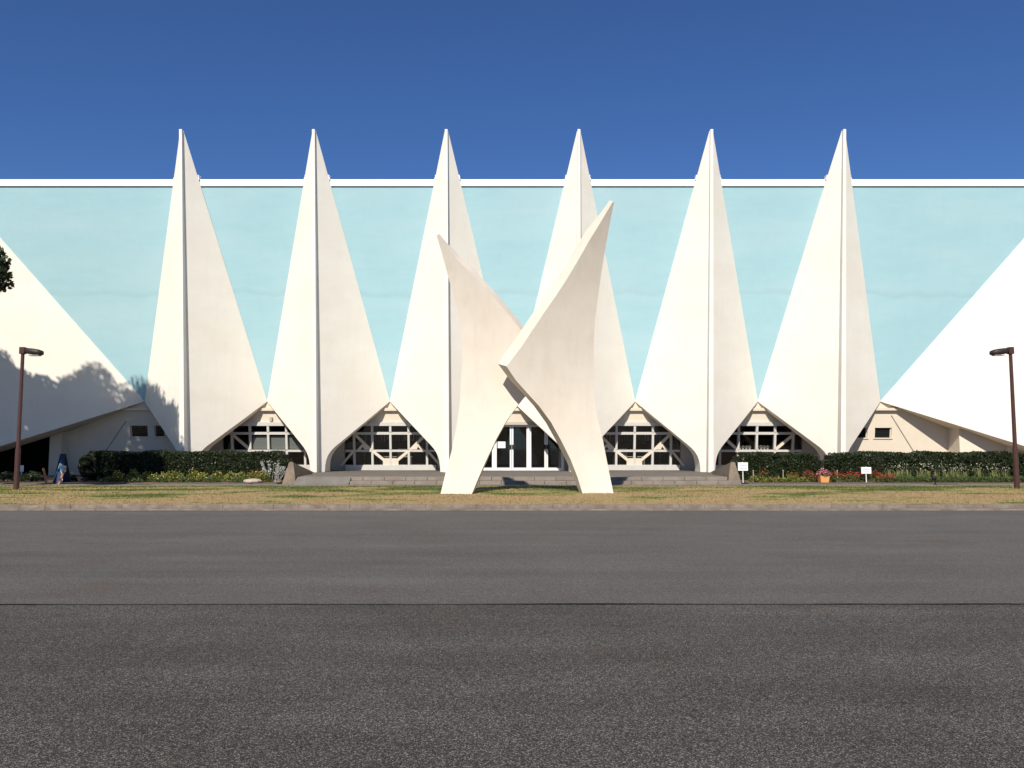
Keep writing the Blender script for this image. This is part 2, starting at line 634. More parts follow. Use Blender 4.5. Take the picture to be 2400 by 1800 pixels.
def leaf_quads(P, size, up_bias=0.3, aspect=1.7):
    """pointed leaf quads (diamonds) at points P"""
    n = len(P)
    d = RNG.normal(size=(n, 3))
    d[:, 2] += up_bias
    d /= np.linalg.norm(d, axis=1)[:, None]
    e = RNG.normal(size=(n, 3))
    e -= (e * d).sum(1)[:, None] * d
    e /= np.linalg.norm(e, axis=1)[:, None]
    s = size * RNG.uniform(0.6, 1.3, size=n)[:, None]
    a = P - e * s * aspect / 2
    b = P + d * 0 + np.cross(e, d) * s / 2
    c = P + e * s * aspect / 2
    dd = P - np.cross(e, d) * s / 2
    V = np.stack([a, b, c, dd], 1).reshape(-1, 3)
    Q = np.arange(4 * n).reshape(-1, 4)
    return V, Q


# ================================================================== SETTING
# ground sheet
struct(MB().add([(-900, -400, -0.02), (900, -400, -0.02), (900, 1500, -0.02), (-900, 1500, -0.02)], [(0, 1, 2, 3)]).build('ground', M['ground']))
SEAM = 8.33
road = struct(MB().add([(-160, -40, 0.0), (160, -40, 0.0), (160, SEAM, 0.0), (-160, SEAM, 0.0)], [(0, 1, 2, 3)]).build('old_road', M['road_old']))
nx = 300
xs = np.linspace(-60, 60, nx)
edge = SEAM + 0.012 * np.sin(xs * 1.7) + RNG.normal(0, 0.006, nx) + 0.01 * np.sin(xs * 0.43)
mb = MB()
vs = [(-160, SEAM, 0.006)] + [(x, e, 0.006) for x, e in zip(xs, edge)] + [(160, SEAM, 0.006), (160, 20.43, 0.006), (-160, 20.43, 0.006)]
mb.add(vs, [tuple(range(len(vs)))])
newroad = struct(mb.build('road', M['road']))


def ribbon(name, pts, widths, z, m, parent):
    v, f = [], []
    for (x, y), w in zip(pts, widths):
        v += [(x, y - w / 2, z), (x, y + w / 2, z)]
    f = [(2 * i, 2 * i + 2, 2 * i + 3, 2 * i + 1) for i in range(len(pts) - 1)]
    return MB().add(v, f).build(name, m, parent, recalc=False)


w = np.clip(0.006 + 0.006 * np.sin(xs * 0.9 + 1) + 0.006 * np.sin(xs * 2.3) + RNG.normal(0, 0.004, nx), 0.001, 0.024)
ribbon('tar_seam', list(zip(xs, edge)), w, 0.0095, M['tar'], newroad)
cx_ = np.linspace(-7.2, -5.2, 60)
cy_ = 13.5 + 0.02 * np.sin(cx_ * 3) + RNG.normal(0, 0.008, 60)
ribbon('crack', list(zip(cx_, cy_)), np.clip(RNG.normal(0.012, 0.008, 60), 0.001, 0.03), 0.0095, M['tar'], newroad)

# kerb: stones and gutter slabs, each a piece of its own
kerb = struct(MB().box(-60, 60, 20.84, 20.99, -0.02, 0.09).build('kerb', M['soil']))
stone_me = MB().box(-0.3235, 0.3235, 0, 0.2, 0.0, 0.125).build('kerb_stone', M['kerb'], kerb, bevel=0.007)
gut_me = MB().box(-0.3235, 0.3235, 0, 0.30, -0.03, 0.034).build('gutter_slab', M['kerb'], kerb, bevel=0.006)
first = True
for i in range(64):
    x = -20.8 + i * 0.652
    for src, y, k in ((stone_me, 20.80, 0), (gut_me, 20.44, 1)):
        if first or (i == 0):
            o = src
        else:
            o = src.copy()
            COL.objects.link(o)
        o.location = (x + (0.18 if k else 0), y + random.uniform(-0.008, 0.008), random.uniform(-0.008, 0.006))
        o.rotation_euler = (random.uniform(-0.02, 0.02), random.uniform(-0.006, 0.006), random.uniform(-0.008, 0.008))
    first = False


# grass verge: low mound sheet plus blades
def verge_z(x, y):
    t = np.clip((y - 21.0) / (32.0 - 21.0), 0, 1)
    return 0.115 + 0.09 * np.sin(math.pi * t) ** 1.0 + 0.018 * np.sin(x * 0.7 + y) * np.sin(math.pi * t) - 0.045 * t


gx = np.linspace(-60, 60, 241)
gy = np.linspace(20.99, 32.0, 45)
X, Y = np.meshgrid(gx, gy)
Z = verge_z(X, Y) + RNG.normal(0, 0.004, X.shape)
V = np.stack([X, Y, Z], -1).reshape(-1, 3)
idx = np.arange(len(V)).reshape(X.shape)
Q = np.stack([idx[:-1, :-1], idx[:-1, 1:], idx[1:, 1:], idx[1:, :-1]], -1).reshape(-1, 4)
struct(np_mesh('lawn_ground', V, Q, M['grass']))
n = 70000
bx = RNG.uniform(-24, 24, n)
by = RNG.uniform(21.0, 32.0, n)
bz = verge_z(bx, by)
h = RNG.uniform(0.015, 0.05, n)
an = RNG.uniform(0, math.pi, n)
lean = RNG.normal(0, 0.03, (n, 2))
wv = 0.011
A = np.stack([bx - wv * np.cos(an), by - wv * np.sin(an), bz], 1)
Bq = np.stack([bx + wv * np.cos(an), by + wv * np.sin(an), bz], 1)
Cq = np.stack([bx + lean[:, 0], by + lean[:, 1], bz + h], 1)
g = np_mesh('grass', np.stack([A, Bq, Cq], 1).reshape(-1, 3), np.arange(3 * n).reshape(-1, 3), M['grass'], tri=True)
tag(g, 'short scorched tan and green grass on the verge', 'grass')
g['kind'] = 'stuff'

# path, beds, platform and steps
struct(MB().box(-60, 60, 32.0, 33.95, -0.02, 0.055).build('path', M['path']))
PZ = 0.35
for nm, x0, x1 in (('flower_bed', -40, -9.9), ('flower_bed', 9.95, 40)):
    struct(MB().box(x0, x1, 33.95, 44.6, -0.02, 0.10).build(nm, M['soil']))
plat = struct(MB().box(-9.25, 9.15, 34.3, 39.3, -0.02, PZ - 0.004).box(-10.6, 10.6, 39.302, 43.9, -0.02, PZ - 0.004).build('entrance_platform', M['plat']))
random.seed(3)
x = -9.2
k = 0
blk = MB().box(0, 0.885, 33.86, 34.4, 0.203, PZ).build('edge_stone', M['step'], plat, bevel=0.01)
blk2 = MB().box(0, 0.885, 33.50, 34.1, 0.03, 0.20).build('step_stone', M['step'], plat, bevel=0.01)
b0 = True
for i in range(20):
    xx = -8.95 + i * 0.9
    for src in (blk, blk2):
        if src is blk2:
            if i > 17:
                continue
            xx = -6.735 + i * 0.9
        o = src
        if not (i == 0 and src is blk):
            o = src.copy()
            COL.objects.link(o)
        o.location = (xx, random.uniform(-0.006, 0.006), random.uniform(-0.004, 0.002))
COL.objects.unlink(blk2)
bpy.data.objects.remove(blk2)
# wheelchair ramp at the left of the steps
rp = MB()
rp.add([(-9.0, 33.3, 0.06), (-6.75, 33.3, 0.06), (-6.75, 33.84, 0.345), (-9.0, 33.84, 0.345), (-9.0, 33.3, 0.0), (-6.75, 33.3, 0.0), (-6.75, 33.84, 0.0), (-9.0, 33.84, 0.0)],
       [(0, 1, 2, 3), (4, 7, 6, 5), (0, 4, 5, 1), (1, 5, 6, 2), (2, 6, 7, 3), (3, 7, 4, 0)])
struct(rp.build('ramp', M['path']))

# ================================================================== HALL
BAY = 6.6
OX = 0.03
T_Y, T_Z = 38.82, 17.32
F_Y, F_Z = 40.6, PZ
V_Y, V_Z = 43.1, 4.05
HW = BAY / 2
GL = 43.80                       # glazing line
hall = thing('exhibition_hall', 'white and pale blue concrete hall with a row of six pointed folded piers', 'building', (0, 43, 0))


def plane_y(P0, P1, P2):
    P0, P1, P2 = Vector(P0), Vector(P1), Vector(P2)
    nrm = (P1 - P0).cross(P2 - P0)
    return lambda x, z: P0.y - (nrm.x * (x - P0.x) + nrm.z * (z - P0.z)) / nrm.y


wall_y = lambda z: V_Y + (z - V_Z) * (T_Y + 0.15 - V_Y) / (T_Z - V_Z)
ARCH = [(3.3, 4.05), (2.75, 3.51), (2.2, 2.97), (1.65, 2.44), (1.1, 1.90), (0.90, 1.71), (0.74, 1.54), (0.60, 1.35), (0.50, 1.16), (0.435, 0.95), (0.395, 0.72), (0.375, 0.50), (0.37, PZ - 0.01)]

FIN_D, FIN_W = 0.36, 0.26
piers = []
for i in range(6):
    cx = OX + (i - 2.5) * BAY
    mb = MB()
    for s in (-1, 1):
        py = plane_y((0, T_Y, T_Z), (0, F_Y, F_Z), (s * HW, V_Y, V_Z))
        front = [(cx, T_Y, T_Z), (cx + s * 0.085, py(s * 0.085, T_Z), T_Z)] + [(cx + s * x, py(s * x, z), z) for x, z in ARCH] + [(cx, F_Y, F_Z - 0.01)]
        offs = [Vector((0, 0.30, 0)), Vector((-s * 0.075, 0.22, 0))]
        for j in range(len(ARCH)):
            t = j / (len(ARCH) - 1)
            offs.append(Vector((0, 0.5 + 0.75 * t, 0)))
        offs.append(Vector((0, 1.25, 0)))
        mb.prism(front, offs)
    p = mb.build('folded_pier', M['white'], hall)
    # raised ridge fin down the fold
    a = FIN_W / 2
    f = MB()
    zt = T_Z + 0.03
    yt = T_Y - 0.10
    yb = F_Y - FIN_D
    f.prism([(cx - a * 0.55, yt, zt), (cx + a * 0.55, yt, zt), (cx + a, yb, PZ - 0.01), (cx - a, yb, PZ - 0.01)],
            [Vector((0, 0.30, 0)), Vector((0, 0.30, 0)), Vector((0, 0.6, 0)), Vector((0, 0.6, 0))])
    f.build('ridge_fin', M['white'], p, bevel=0.015)
    # sheet metal flashing where the roof edge meets the pier
    for s in (-1, 1):
        hx = HW * (T_Z - 15.1) / (T_Z - V_Z)
        z0 = 15.12
        fl = MB()
        yy = wall_y(z0) - 0.04
        fl.prism([(cx + s * (hx - 0.02), yy, z0 - 0.02), (cx + s * (hx + 0.115), yy, z0 - 0.02), (cx + s * (hx + 0.05), yy, z0 + 0.17), (cx + s * (hx + 0.085), yy, z0 + 0.20), (cx + s * (hx - 0.02), yy, z0 + 0.215)], Vector((0, 0.3, 0)))
        fl.build('flashing', M['fascia'], p)
    piers.append(p)

# pale blue wall panels between the piers
RZ = 14.86
hx = HW * (T_Z - RZ) / (T_Z - V_Z)
VX = 3 * BAY
WR = 28.35
for i in range(7):
    vx = OX + (i - 3) * BAY
    top_l = vx - HW + hx - 0.12
    top_r = vx + HW - hx + 0.12
    if i == 0:
        top_l = OX - WR - 0.25
    if i == 6:
        top_r = OX + WR + 0.25
    e = 0.04
    pts = [(vx - 0.03, wall_y(V_Z) + e, V_Z - 0.02), (vx + 0.03, wall_y(V_Z) + e, V_Z - 0.02), (top_r, wall_y(RZ) + e, RZ), (top_l, wall_y(RZ) + e, RZ)]
    MB().prism(pts, Vector((0, 0.35, 0))).build('blue_wall_panel', M['teal'], hall)

# roof edge
yf = wall_y(14.8)
MB().box(-40, 40, yf - 0.03, yf + 0.5, 14.80, 15.135).build('roof_fascia', M['fascia'], hall)
MB().box(-40, 40, yf + 0.5, 78, 14.6, 15.05).build('roof_slab', M['fascia'], hall)
MB().box(-40.3, -40, 41, 78, 0, 15.05).build('side_wall', M['white'], hall)
MB().box(40, 40.3, 41, 78, 0, 15.05).build('side_wall', M['white'], hall)
MB().box(-40, 40, 78, 78.3, 0, 15.05).build('rear_wall', M['white'], hall)

# wings: big slanting plates left and right
for s in (-1, 1):
    Vp = (s * VX, V_Y, V_Z)
    R = (s * WR, wall_y(RZ), RZ)
    G = (s * 26.2, 41.0, 1.62)
    py = plane_y(Vp, R, G)
    sl = (V_Z - 1.62) / (26.2 - VX)
    xe = VX + (V_Z - 0.08) / sl
    low = []
    for k in range(9):
        xx = VX + (xe - VX) * k / 8
        low.append((s * xx, V_Z - sl * (xx - VX)))
    poly = [(s * WR, RZ)] + low + [(s * 40, 0.08), (s * 40, RZ)]
    front = [(x + OX, py(x, z), z) for x, z in poly]
    offs = []
    for x, y, z in front:
        offs.append(Vector((0, max(0.35, min(GL - 0.15 - y, 1.6)) if z < 10 else 0.5, 0)))
    MB().prism(front, offs).build('wing_wall', M['white'], hall)

# ---- lobby shell behind the glazing
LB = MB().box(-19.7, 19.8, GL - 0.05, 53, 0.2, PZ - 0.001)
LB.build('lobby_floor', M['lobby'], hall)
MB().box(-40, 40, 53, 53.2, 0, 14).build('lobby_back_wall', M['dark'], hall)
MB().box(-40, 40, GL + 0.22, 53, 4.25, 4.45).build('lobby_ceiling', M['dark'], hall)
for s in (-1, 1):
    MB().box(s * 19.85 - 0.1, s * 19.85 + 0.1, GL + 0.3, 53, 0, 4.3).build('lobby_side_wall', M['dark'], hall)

H_LED0, H_LED1 = 3.54, 3.70
H_B0, H_B1 = 2.74, 2.95
H_T1 = (2.27, 2.41)
H_T2 = (1.34, 1.46)
H_S = 0.64
MS = 0.985


def upper_wall(bx):
    """render wall and ledge above the glass of a bay"""
    MB().box(bx - HW, bx + HW, GL - 0.02, GL + 0.2, H_B1 + 0.002, 4.3).lean().build('upper_wall', M['cream'], hall)
    MB().box(bx - 1.6, bx + 1.6, GL - 0.20, GL - 0.022, H_LED0, H_LED1).lean().build('ledge', M['cream'], hall, bevel=0.01)
    # closed wall behind the pier feet
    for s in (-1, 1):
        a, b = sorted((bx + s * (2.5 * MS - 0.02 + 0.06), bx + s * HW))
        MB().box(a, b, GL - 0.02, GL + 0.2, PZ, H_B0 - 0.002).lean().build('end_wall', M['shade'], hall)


def glazed_bay(bx, braces=True, lower_open=True):
    upper_wall(bx)
    w = 2.5 * MS
    fm = MB()
    fm.box(bx - w, bx + w, GL - 0.13, GL + 0.12, H_B0, H_B1)
    fm.box(bx - w, bx + w, GL - 0.08, GL + 0.08, *H_T1)
    fm.box(bx - w, bx + w, GL - 0.08, GL + 0.08, *H_T2)
    fm.box(bx - w, bx + w, GL - 0.14, GL + 0.14, PZ, H_S)
    for k in range(-2, 3):
        for z0, z1 in ((H_S + 0.002, H_T2[0] - 0.002), (H_T2[1] + 0.002, H_T1[0] - 0.002), (H_T1[1] + 0.002, H_B0 - 0.002)):
            fm.box(bx + k * MS - 0.06, bx + k * MS + 0.06, GL - 0.11, GL + 0.10, z0, z1)
    fr = fm.lean().build('window_frame', M['frame'], hall, bevel=0.008)
    for k in range(-3, 3):
        x0 = bx + k * MS + 0.075 if k > -3 else bx - w
        x1 = bx + (k + 1) * MS - 0.075 if k < 2 else bx + w
        for z0, z1 in ((H_S, H_T2[0]), (H_T2[1], H_T1[0]), (H_T1[1], H_B0)):
            MB().box(x0, x1, GL - 0.006, GL + 0.006, z0, z1).lean().build('pane', M['glass'], fr)
    if braces:
        yb = GL - 0.06
        zt2 = sum(H_T2) / 2
        for s in (-1, 1):
            MB().bar((bx + s * 0.12, yb, H_S + 0.06), (bx + s * 0.98, yb, zt2), 0.15, 0.07).lean().build('brace', M['brace'], fr)
            MB().bar((bx + s * 1.02, yb, zt2), (bx + s * 1.95, yb, H_T1[0] + 0.05), 0.15, 0.07).lean().build('brace', M['brace'], fr)
            MB().bar((bx + s * 2.0, yb, zt2), (bx + s * 2.7, yb, H_S - 0.05), 0.12, 0.07).lean().build('brace', M['brace'], fr)
        MB().prism([(bx - 0.42, yb - 0.045, PZ), (bx + 0.42, yb - 0.045, PZ), (bx + 0.42, yb - 0.045, 0.93), (bx + 0.30, yb - 0.045, 1.0), (bx - 0.30, yb - 0.045, 1.0), (bx - 0.42, yb - 0.045, 0.93)], Vector((0, 0.03, 0))).lean().build('gusset', M['brace'], fr)
        for s in (-1, 1):
            MB().bar((bx + s * 1.76, yb, zt2 + 0.02), (bx + s * 1.40, yb, zt2 + 0.42), 0.13, 0.07).lean().build('brace', M['brace'], fr)
            MB().prism([(bx + s * 1.08, yb - 0.046, zt2 + 0.07), (bx + s * 1.42, yb - 0.046, zt2 + 0.07), (bx + s * 1.52, yb - 0.046, zt2 + 0.30), (bx + s * 1.40, yb - 0.046, zt2 + 0.43)], Vector((0, 0.03, 0))).lean().build('gusset', M['brace'], fr)
    return fr


bays = [OX + (k - 3) * BAY for k in range(7)]
f2 = glazed_bay(bays[1], braces=False)
f3 = glazed_bay(bays[2])
f5 = glazed_bay(bays[4])
f6 = glazed_bay(bays[5], braces=False)
# blinds and sloped panel behind the second bay
for k, z0 in ((-1, 1.5), (0, 1.5), (1, 1.5)):
    x0 = bays[1] + k * MS + 0.08
    MB().box(x0 + 0.02, x0 + MS - 0.18, GL + 0.10, GL + 0.12, z0, 2.2).lean().build('blind', M['blind'], f2)
MB().bar((bays[1] - 1.0, GL - 0.055, 1.46), (bays[1] - 1.9, GL - 0.055, 2.25), 0.15, 0.07).lean().build('brace', M['brace'], f2)
for s in (-1, 1):
    MB().bar((bays[5] + s * 1.02, GL - 0.055, 1.46), (bays[5] + s * 1.95, GL - 0.055, 2.25), 0.15, 0.07).lean().build('brace', M['brace'], f6)

# small wall lamp / loudspeaker under the ledge of the second bay
MB().box(bays[1] + 0.12, bays[1] + 0.26, GL - 0.16, GL - 0.03, 2.97, 3.22).lean().build('wall_loudspeaker', M['shade'], hall, bevel=0.02)

# ---- entrance bay with double doors
bx = bays[3]
DGL = 43.6
upper_wall(bx)
fm = MB()
w = 2.5 * MS + 0.4
fm.box(bx - w, bx + w, DGL - 0.30, DGL + 0.12, 2.80, 2.948)
ef = fm.build('door_header', M['shade'], hall)
DW = 0.935
for k in (-2, -1, 1, 2):
    px_ = bx - 0.05 + (k - (0.5 if k > 0 else -0.5)) * 2 * DW
    MB().box(px_ - 0.035, px_ + 0.035, DGL - 0.09, DGL + 0.09, PZ, 2.798).build('door_post', M['dwhite'], hall, bevel=0.008)
for dk in (-1, 0, 1):
    c = bx - 0.05 + dk * 2 * DW
    for s in (-1, 1):
        x0, x1 = sorted((c + s * 0.008, c + s * (DW - 0.038)))
        d = MB()
        d.box(x0, x0 + 0.09, DGL - 0.03, DGL + 0.03, PZ + 0.01, 2.79)
        d.box(x1 - 0.09, x1, DGL - 0.03, DGL + 0.03, PZ + 0.01, 2.79)
        d.box(x0 + 0.091, x1 - 0.091, DGL - 0.028, DGL + 0.028, PZ + 0.01, PZ + 0.14)
        d.box(x0 + 0.091, x1 - 0.091, DGL - 0.028, DGL + 0.028, 2.70, 2.79)
        do = d.build('door', M['dwhite'], hall, bevel=0.006)
        MB().box(x0 + 0.09, x1 - 0.09, DGL - 0.005, DGL + 0.005, PZ + 0.14, 2.70).build('pane', M['glass'], do)
        hx0 = c + s * 0.10
        MB().box(hx0 - 0.08, hx0 + 0.08, DGL - 0.08, DGL - 0.045, 1.49, 1.73).build('handle', M['black'], do, bevel=0.01)
        if dk == 0 and s == -1:
            MB().box(x0 + 0.14, x0 + 0.14 + 0.42, DGL - 0.012, DGL - 0.008, 1.55, 1.90).build('notice', M['paper'], do)
MB().box(bx - w, bx + w, DGL - 0.12, DGL + 0.12, PZ - 0.002, PZ + 0.008).build('door_sill', M['dwhite'], hall)

# ---- closed end bays with two small windows
for s, b in ((-1, bays[0]), (1, bays[6])):
    inner = b - s * HW
    outer = 24.3 if s < 0 else 23.62
    a0, a1 = sorted((inner, s * outer))
    wl = MB()
    # windows as openings in the wall
    wins = []
    if s > 0:
        for px0, px1 in ((2003, 2027), (2043, 2083)):
            p0, p1 = at(px0, 1003, GL), at(px1, 1026, GL)
            wins.append((p0.x, p1.x, p1.z, p0.z))
    else:
        for px0, px1 in ((313, 353), (369, 392)):
            p0, p1 = at(px0, 998, GL), at(px1, 1023, GL)
            wins.append((p0.x, p1.x, p1.z, p0.z))
    wz0, wz1 = wins[0][2], wins[0][3]
    edges = [a0]
    for x0, x1, _, _ in wins:
        edges += [x0, x1]
    edges.append(a1)
    wl.box(a0, a1, GL, GL + 0.25, 0.1, wz0)
    wl.box(a0, a1, GL, GL + 0.25, wz1, 4.4)
    for j in range(0, len(edges), 2):
        wl.box(edges[j], edges[j + 1], GL, GL + 0.25, wz0 + 0.0005, wz1 - 0.0005)
    wo = wl.lean().build('end_bay_wall', M['cream'], hall)
    for x0, x1, z0, z1 in wins:
        wf = MB()
        wf.box(x0 - 0.06, x1 + 0.06, GL - 0.05, GL + 0.1, z0 - 0.07, z0)
        wf.box(x0, x0 + 0.05, GL + 0.08, GL + 0.16, z0, z1)
        wf.box(x1 - 0.05, x1, GL + 0.08, GL + 0.16, z0, z1)
        wfo = wf.lean().build('window_frame', M['cream'], hall)
        MB().box(x0 + 0.05, x1 - 0.05, GL + 0.12, GL + 0.13, z0, z1).lean().build('pane', M['dglass'], wfo)
        for q in range(1, 4):
            zz = z0 + (z1 - z0) * q / 4
            MB().box(x0 + 0.05, x1 - 0.05, GL + 0.105, GL + 0.118, zz - 0.012, zz + 0.012).lean().build('louvre_slat', M['dark'], wfo)
    # ledge under the apex and the slanting pipe
    vx = s * VX
    a, c = sorted((vx - s * 1.3, vx + s * 1.35))
    MB().box(a, c, GL - 0.2, GL - 0.003, H_LED0 + 0.02, H_LED1).lean().build('ledge', M['cream'], hall, bevel=0.01)
    if s > 0:
        q0, q1 = at(2079, 974, GL - 0.03), at(2147, 1070, GL - 0.03)
    else:
        q0, q1 = at(306, 985, GL - 0.03), at(250, 1058, GL - 0.03)
    MB().tube([q0, q1], [0.022, 0.022], 6).lean().build('drain_pipe', M['shade'], wo)
# right: projecting store block beyond the end bay
MB().box(23.62, 40, 42.45, 44.0, 0.05, 3.4).build('store_wall', M['cream'], hall)
MB().box(26.05, 26.3, 42.30, 42.449, 0.05, 3.0).build('wall_strip', M['cream'], hall)
# left: open passage, its end post and near-black sheet painted as the shade beyond
MB().box(-24.75, -24.12, GL - 0.75, 49, 0.05, 2.9).build('passage_wall', M['cream'], hall)
MB().box(-40, -24.1, 49, 49.2, 0.05, 6).build('passage_shade_backdrop', M['dark'], hall)
MB().box(-40, -24.1, 44.3, 49, 4.4, 4.6).build('passage_ceiling', M['dark'], hall)

# ================================================================== SCULPTURE
sculpt = thing('sculpture', 'tall cream sculpture of two crossing curved shells on the grass', 'sculpture', (1.0, 24.8, 0.1))


def crop8(pts):
    return [(980 + x / 2.182, 440 + y / 2.182) for x, y in pts]


def shell(left, right, rim_off, depth, thick, nrow, ncol, parent):
    """left / right: pixel outlines from base to tip; depth(x,z)->Y"""
    def lift(pts):
        out = []
        for px, py in pts:
            Yd = 24.8
            for _ in range(12):
                p = at(px, py, Yd)
                Yd = depth(p.x, p.z)
            out.append((p.x, p.z))
        return out

    L_, R_ = lift(left), lift(right)

    def interp(c, z):
        zs = [p[1] for p in c]
        xs_ = [p[0] for p in c]
        return float(np.interp(z, zs, xs_))

    ztop = min(L_[-1][1], R_[-1][1])
    zc = sorted(set(list(np.linspace(0.0, ztop, nrow)) + [p[1] for p in L_ + R_ if 0 < p[1] < ztop]))
    zz = [zc[0]]
    for z in zc[1:]:
        if z - zz[-1] > 0.03:
            zz.append(z)
    zz[-1] = ztop
    nr = len(zz)
    P = np.zeros((nr, ncol, 3))
    for i, z in enumerate(zz):
        a, b = interp(L_, z), interp(R_, z)
        for j in range(ncol):
            x = a + (b - a) * j / (ncol - 1)
            P[i, j] = (x, depth(x, z), z)
    eps = 0.02
    Nn = np.zeros_like(P)
    for i in range(nr):
        for j in range(ncol):
            x, _, z = P[i, j]
            dx = (depth(x + eps, z) - depth(x - eps, z)) / (2 * eps)
            dz = (depth(x, z + eps) - depth(x, z - eps)) / (2 * eps)
            v = np.array([-dx, 1, -dz])
            Nn[i, j] = v / np.linalg.norm(v)
    tt = P[:, :, 2:3] / ztop
    ramp = np.clip((P[:, :, 2:3] - 3.2) / 1.0, 0, 1) * np.clip((1.0 - tt) / 0.10, 0.25, 1)
    Bk = P + Nn * thick * (0.35 + 0.65 * np.clip((1.0 - tt) / 0.5, 0, 1)) + ramp * np.array(rim_off)
    Vv = np.concatenate([P.reshape(-1, 3), Bk.reshape(-1, 3)])
    off = nr * ncol
    F = []
    I = lambda i, j: i * ncol + j
    for i in range(nr - 1):
        for j in range(ncol - 1):
            F.append((I(i, j), I(i, j + 1), I(i + 1, j + 1), I(i + 1, j)))
            F.append((off + I(i, j), off + I(i + 1, j), off + I(i + 1, j + 1), off + I(i, j + 1)))
    rim = [I(0, j) for j in range(ncol)] + [I(i, ncol - 1) for i in range(1, nr)] + [I(nr - 1, j) for j in range(ncol - 2, -1, -1)] + [I(i, 0) for i in range(nr - 2, 0, -1)]
    for k in range(len(rim)):
        a, b = rim[k], rim[(k + 1) % len(rim)]
        F.append((a, a + off, b + off, b))
    mb = MB()
    mb.add(Vv, F)
    o = mb.build('shell', M['sculpt'], parent, smooth=True)
    o.data.set_sharp_from_angle(angle=math.radians(40))
    return o


def depth_r(x, z):
    t = z / 9.3
    bow = 1.0 * 4 * t * (1 - t) - 1.5 * t
    return 24.75 + bow + 0.40 * (x - 2.6) * 1.25 * max(z, 0.0) / (max(z, 0.0) + 1.3)


def depth_l(x, z):
    t = z / 8.3
    bow = 0.7 * 4 * t * (1 - t) - 1.0 * t
    return 24.75 + bow + 0.03 * (x + 2.2) * 1.25 * max(z, 0.0) / (max(z, 0.0) + 1.3) + 0.3 * t


def crop9(pts):
    return [(1000 + x / 3.317, 460 + y / 3.317) for x, y in pts]


R_left = crop8([(845, 1580), (842, 1568), (815, 1480), (780, 1390), (730, 1290), (680, 1200), (620, 1118), (560, 1052), (500, 985)]) + crop9([(620, 1322), (730, 1180), (830, 1030), (900, 925), (1000, 780), (1080, 660), (1180, 492), (1260, 352), (1360, 188), (1446, 44)])
R_right = crop8([(1003, 1580), (1000, 1568), (970, 1420), (945, 1290), (922, 1200), (905, 1100), (896, 1000)]) + crop9([(1298, 1300), (1300, 1100), (1310, 960), (1330, 800), (1360, 580), (1390, 400), (1430, 180), (1458, 46)])
L_left = crop8([(110, 1584), (113, 1572), (140, 1460), (170, 1350), (195, 1230), (213, 1100)]) + crop9([(262, 1500), (275, 1300), (275, 1150), (262, 1020), (240, 900), (200, 740), (165, 620), (120, 450), (76, 300)])
L_right = crop8([(270, 1584), (272, 1572), (310, 1480), (350, 1390), (400, 1285), (450, 1195), (500, 1125), (545, 1070), (600, 1010), (660, 935)]) + crop9([(830, 1170), (730, 1035), (620, 900), (520, 782), (410, 668), (330, 582), (240, 495), (165, 398), (88, 302)])
shell(R_left, R_right, (-0.12, 0.0, 0.06), depth_r, 0.46, 60, 22, sculpt)
shell(L_left, L_right, (0.10, 0.0, 0.09), depth_l, 0.46, 60, 22, sculpt)

# ================================================================== STREET LAMPS
for s, bpx, tpx, lab in ((1, 38, 55, 'brown lamp post with flat head pointing right, at the left edge'), (-1, 2384, 2368, 'brown lamp post with flat head pointing left, at the right edge')):
    b = at(bpx, 1150, 27.5)
    t = at(tpx, 815, 27.5)
    g0 = float(verge_z(b.x, 27.5)) - 0.02
    rt = thing('street_lamp', lab, 'street lamp', (b.x, 27.5, g0), 'street lamps on the verge')
    MB().tube([(b.x, 27.5, g0), (b.x, 27.5, 1.55)], [0.088, 0.083], 14).build('pole_sleeve', M['lamp'], rt, smooth=False)
    MB().tube([(b.x, 27.5, 1.552), (b.x, 27.5, t.z - 0.05)], [0.066, 0.056], 14).build('pole', M['lamp'], rt)
    MB().box(b.x - 0.09, b.x + 0.09, 27.41, 27.59, t.z - 0.22, t.z + 0.02).build('bracket', M['lamp'], rt, bevel=0.02)
    # flat drooping housing
    hd = MB()
    L_ = 0.68
    rings = [(0.085, 0.10, 0.085), (0.20, 0.15, 0.105), (0.38, 0.17, 0.11), (0.56, 0.16, 0.10), (0.66, 0.12, 0.075), (0.70, 0.05, 0.035)]
    vs, fs = [], []
    nn = 12
    for d, w_, h_ in rings:
        for k in range(nn):
            a = 2 * math.pi * k / nn
            cyy = math.copysign(abs(math.cos(a)) ** 0.6, math.cos(a))
            szz = math.copysign(abs(math.sin(a)) ** 0.6, math.sin(a))
            vs.append((b.x + s * d, 27.5 + w_ * cyy, t.z - 0.09 - d * 0.13 + h_ * szz))
    for r_ in range(len(rings) - 1):
        for k in range(nn):
            fs.append((r_ * nn + k, r_ * nn + (k + 1) % nn, (r_ + 1) * nn + (k + 1) % nn, (r_ + 1) * nn + k))
    fs.append(tuple(range(nn)))
    fs.append(tuple((len(rings) - 1) * nn + k for k in range(nn)))
    hd.add(vs, fs)
    ho = hd.build('lamp_head', M['lampdark'], rt, smooth=True)
    MB().box(b.x + min(s * 0.25, s * 0.6), b.x + max(s * 0.25, s * 0.6), 27.39, 27.61, t.z - 0.285, t.z - 0.255).build('lens', M['lens'], ho, bevel=0.01)

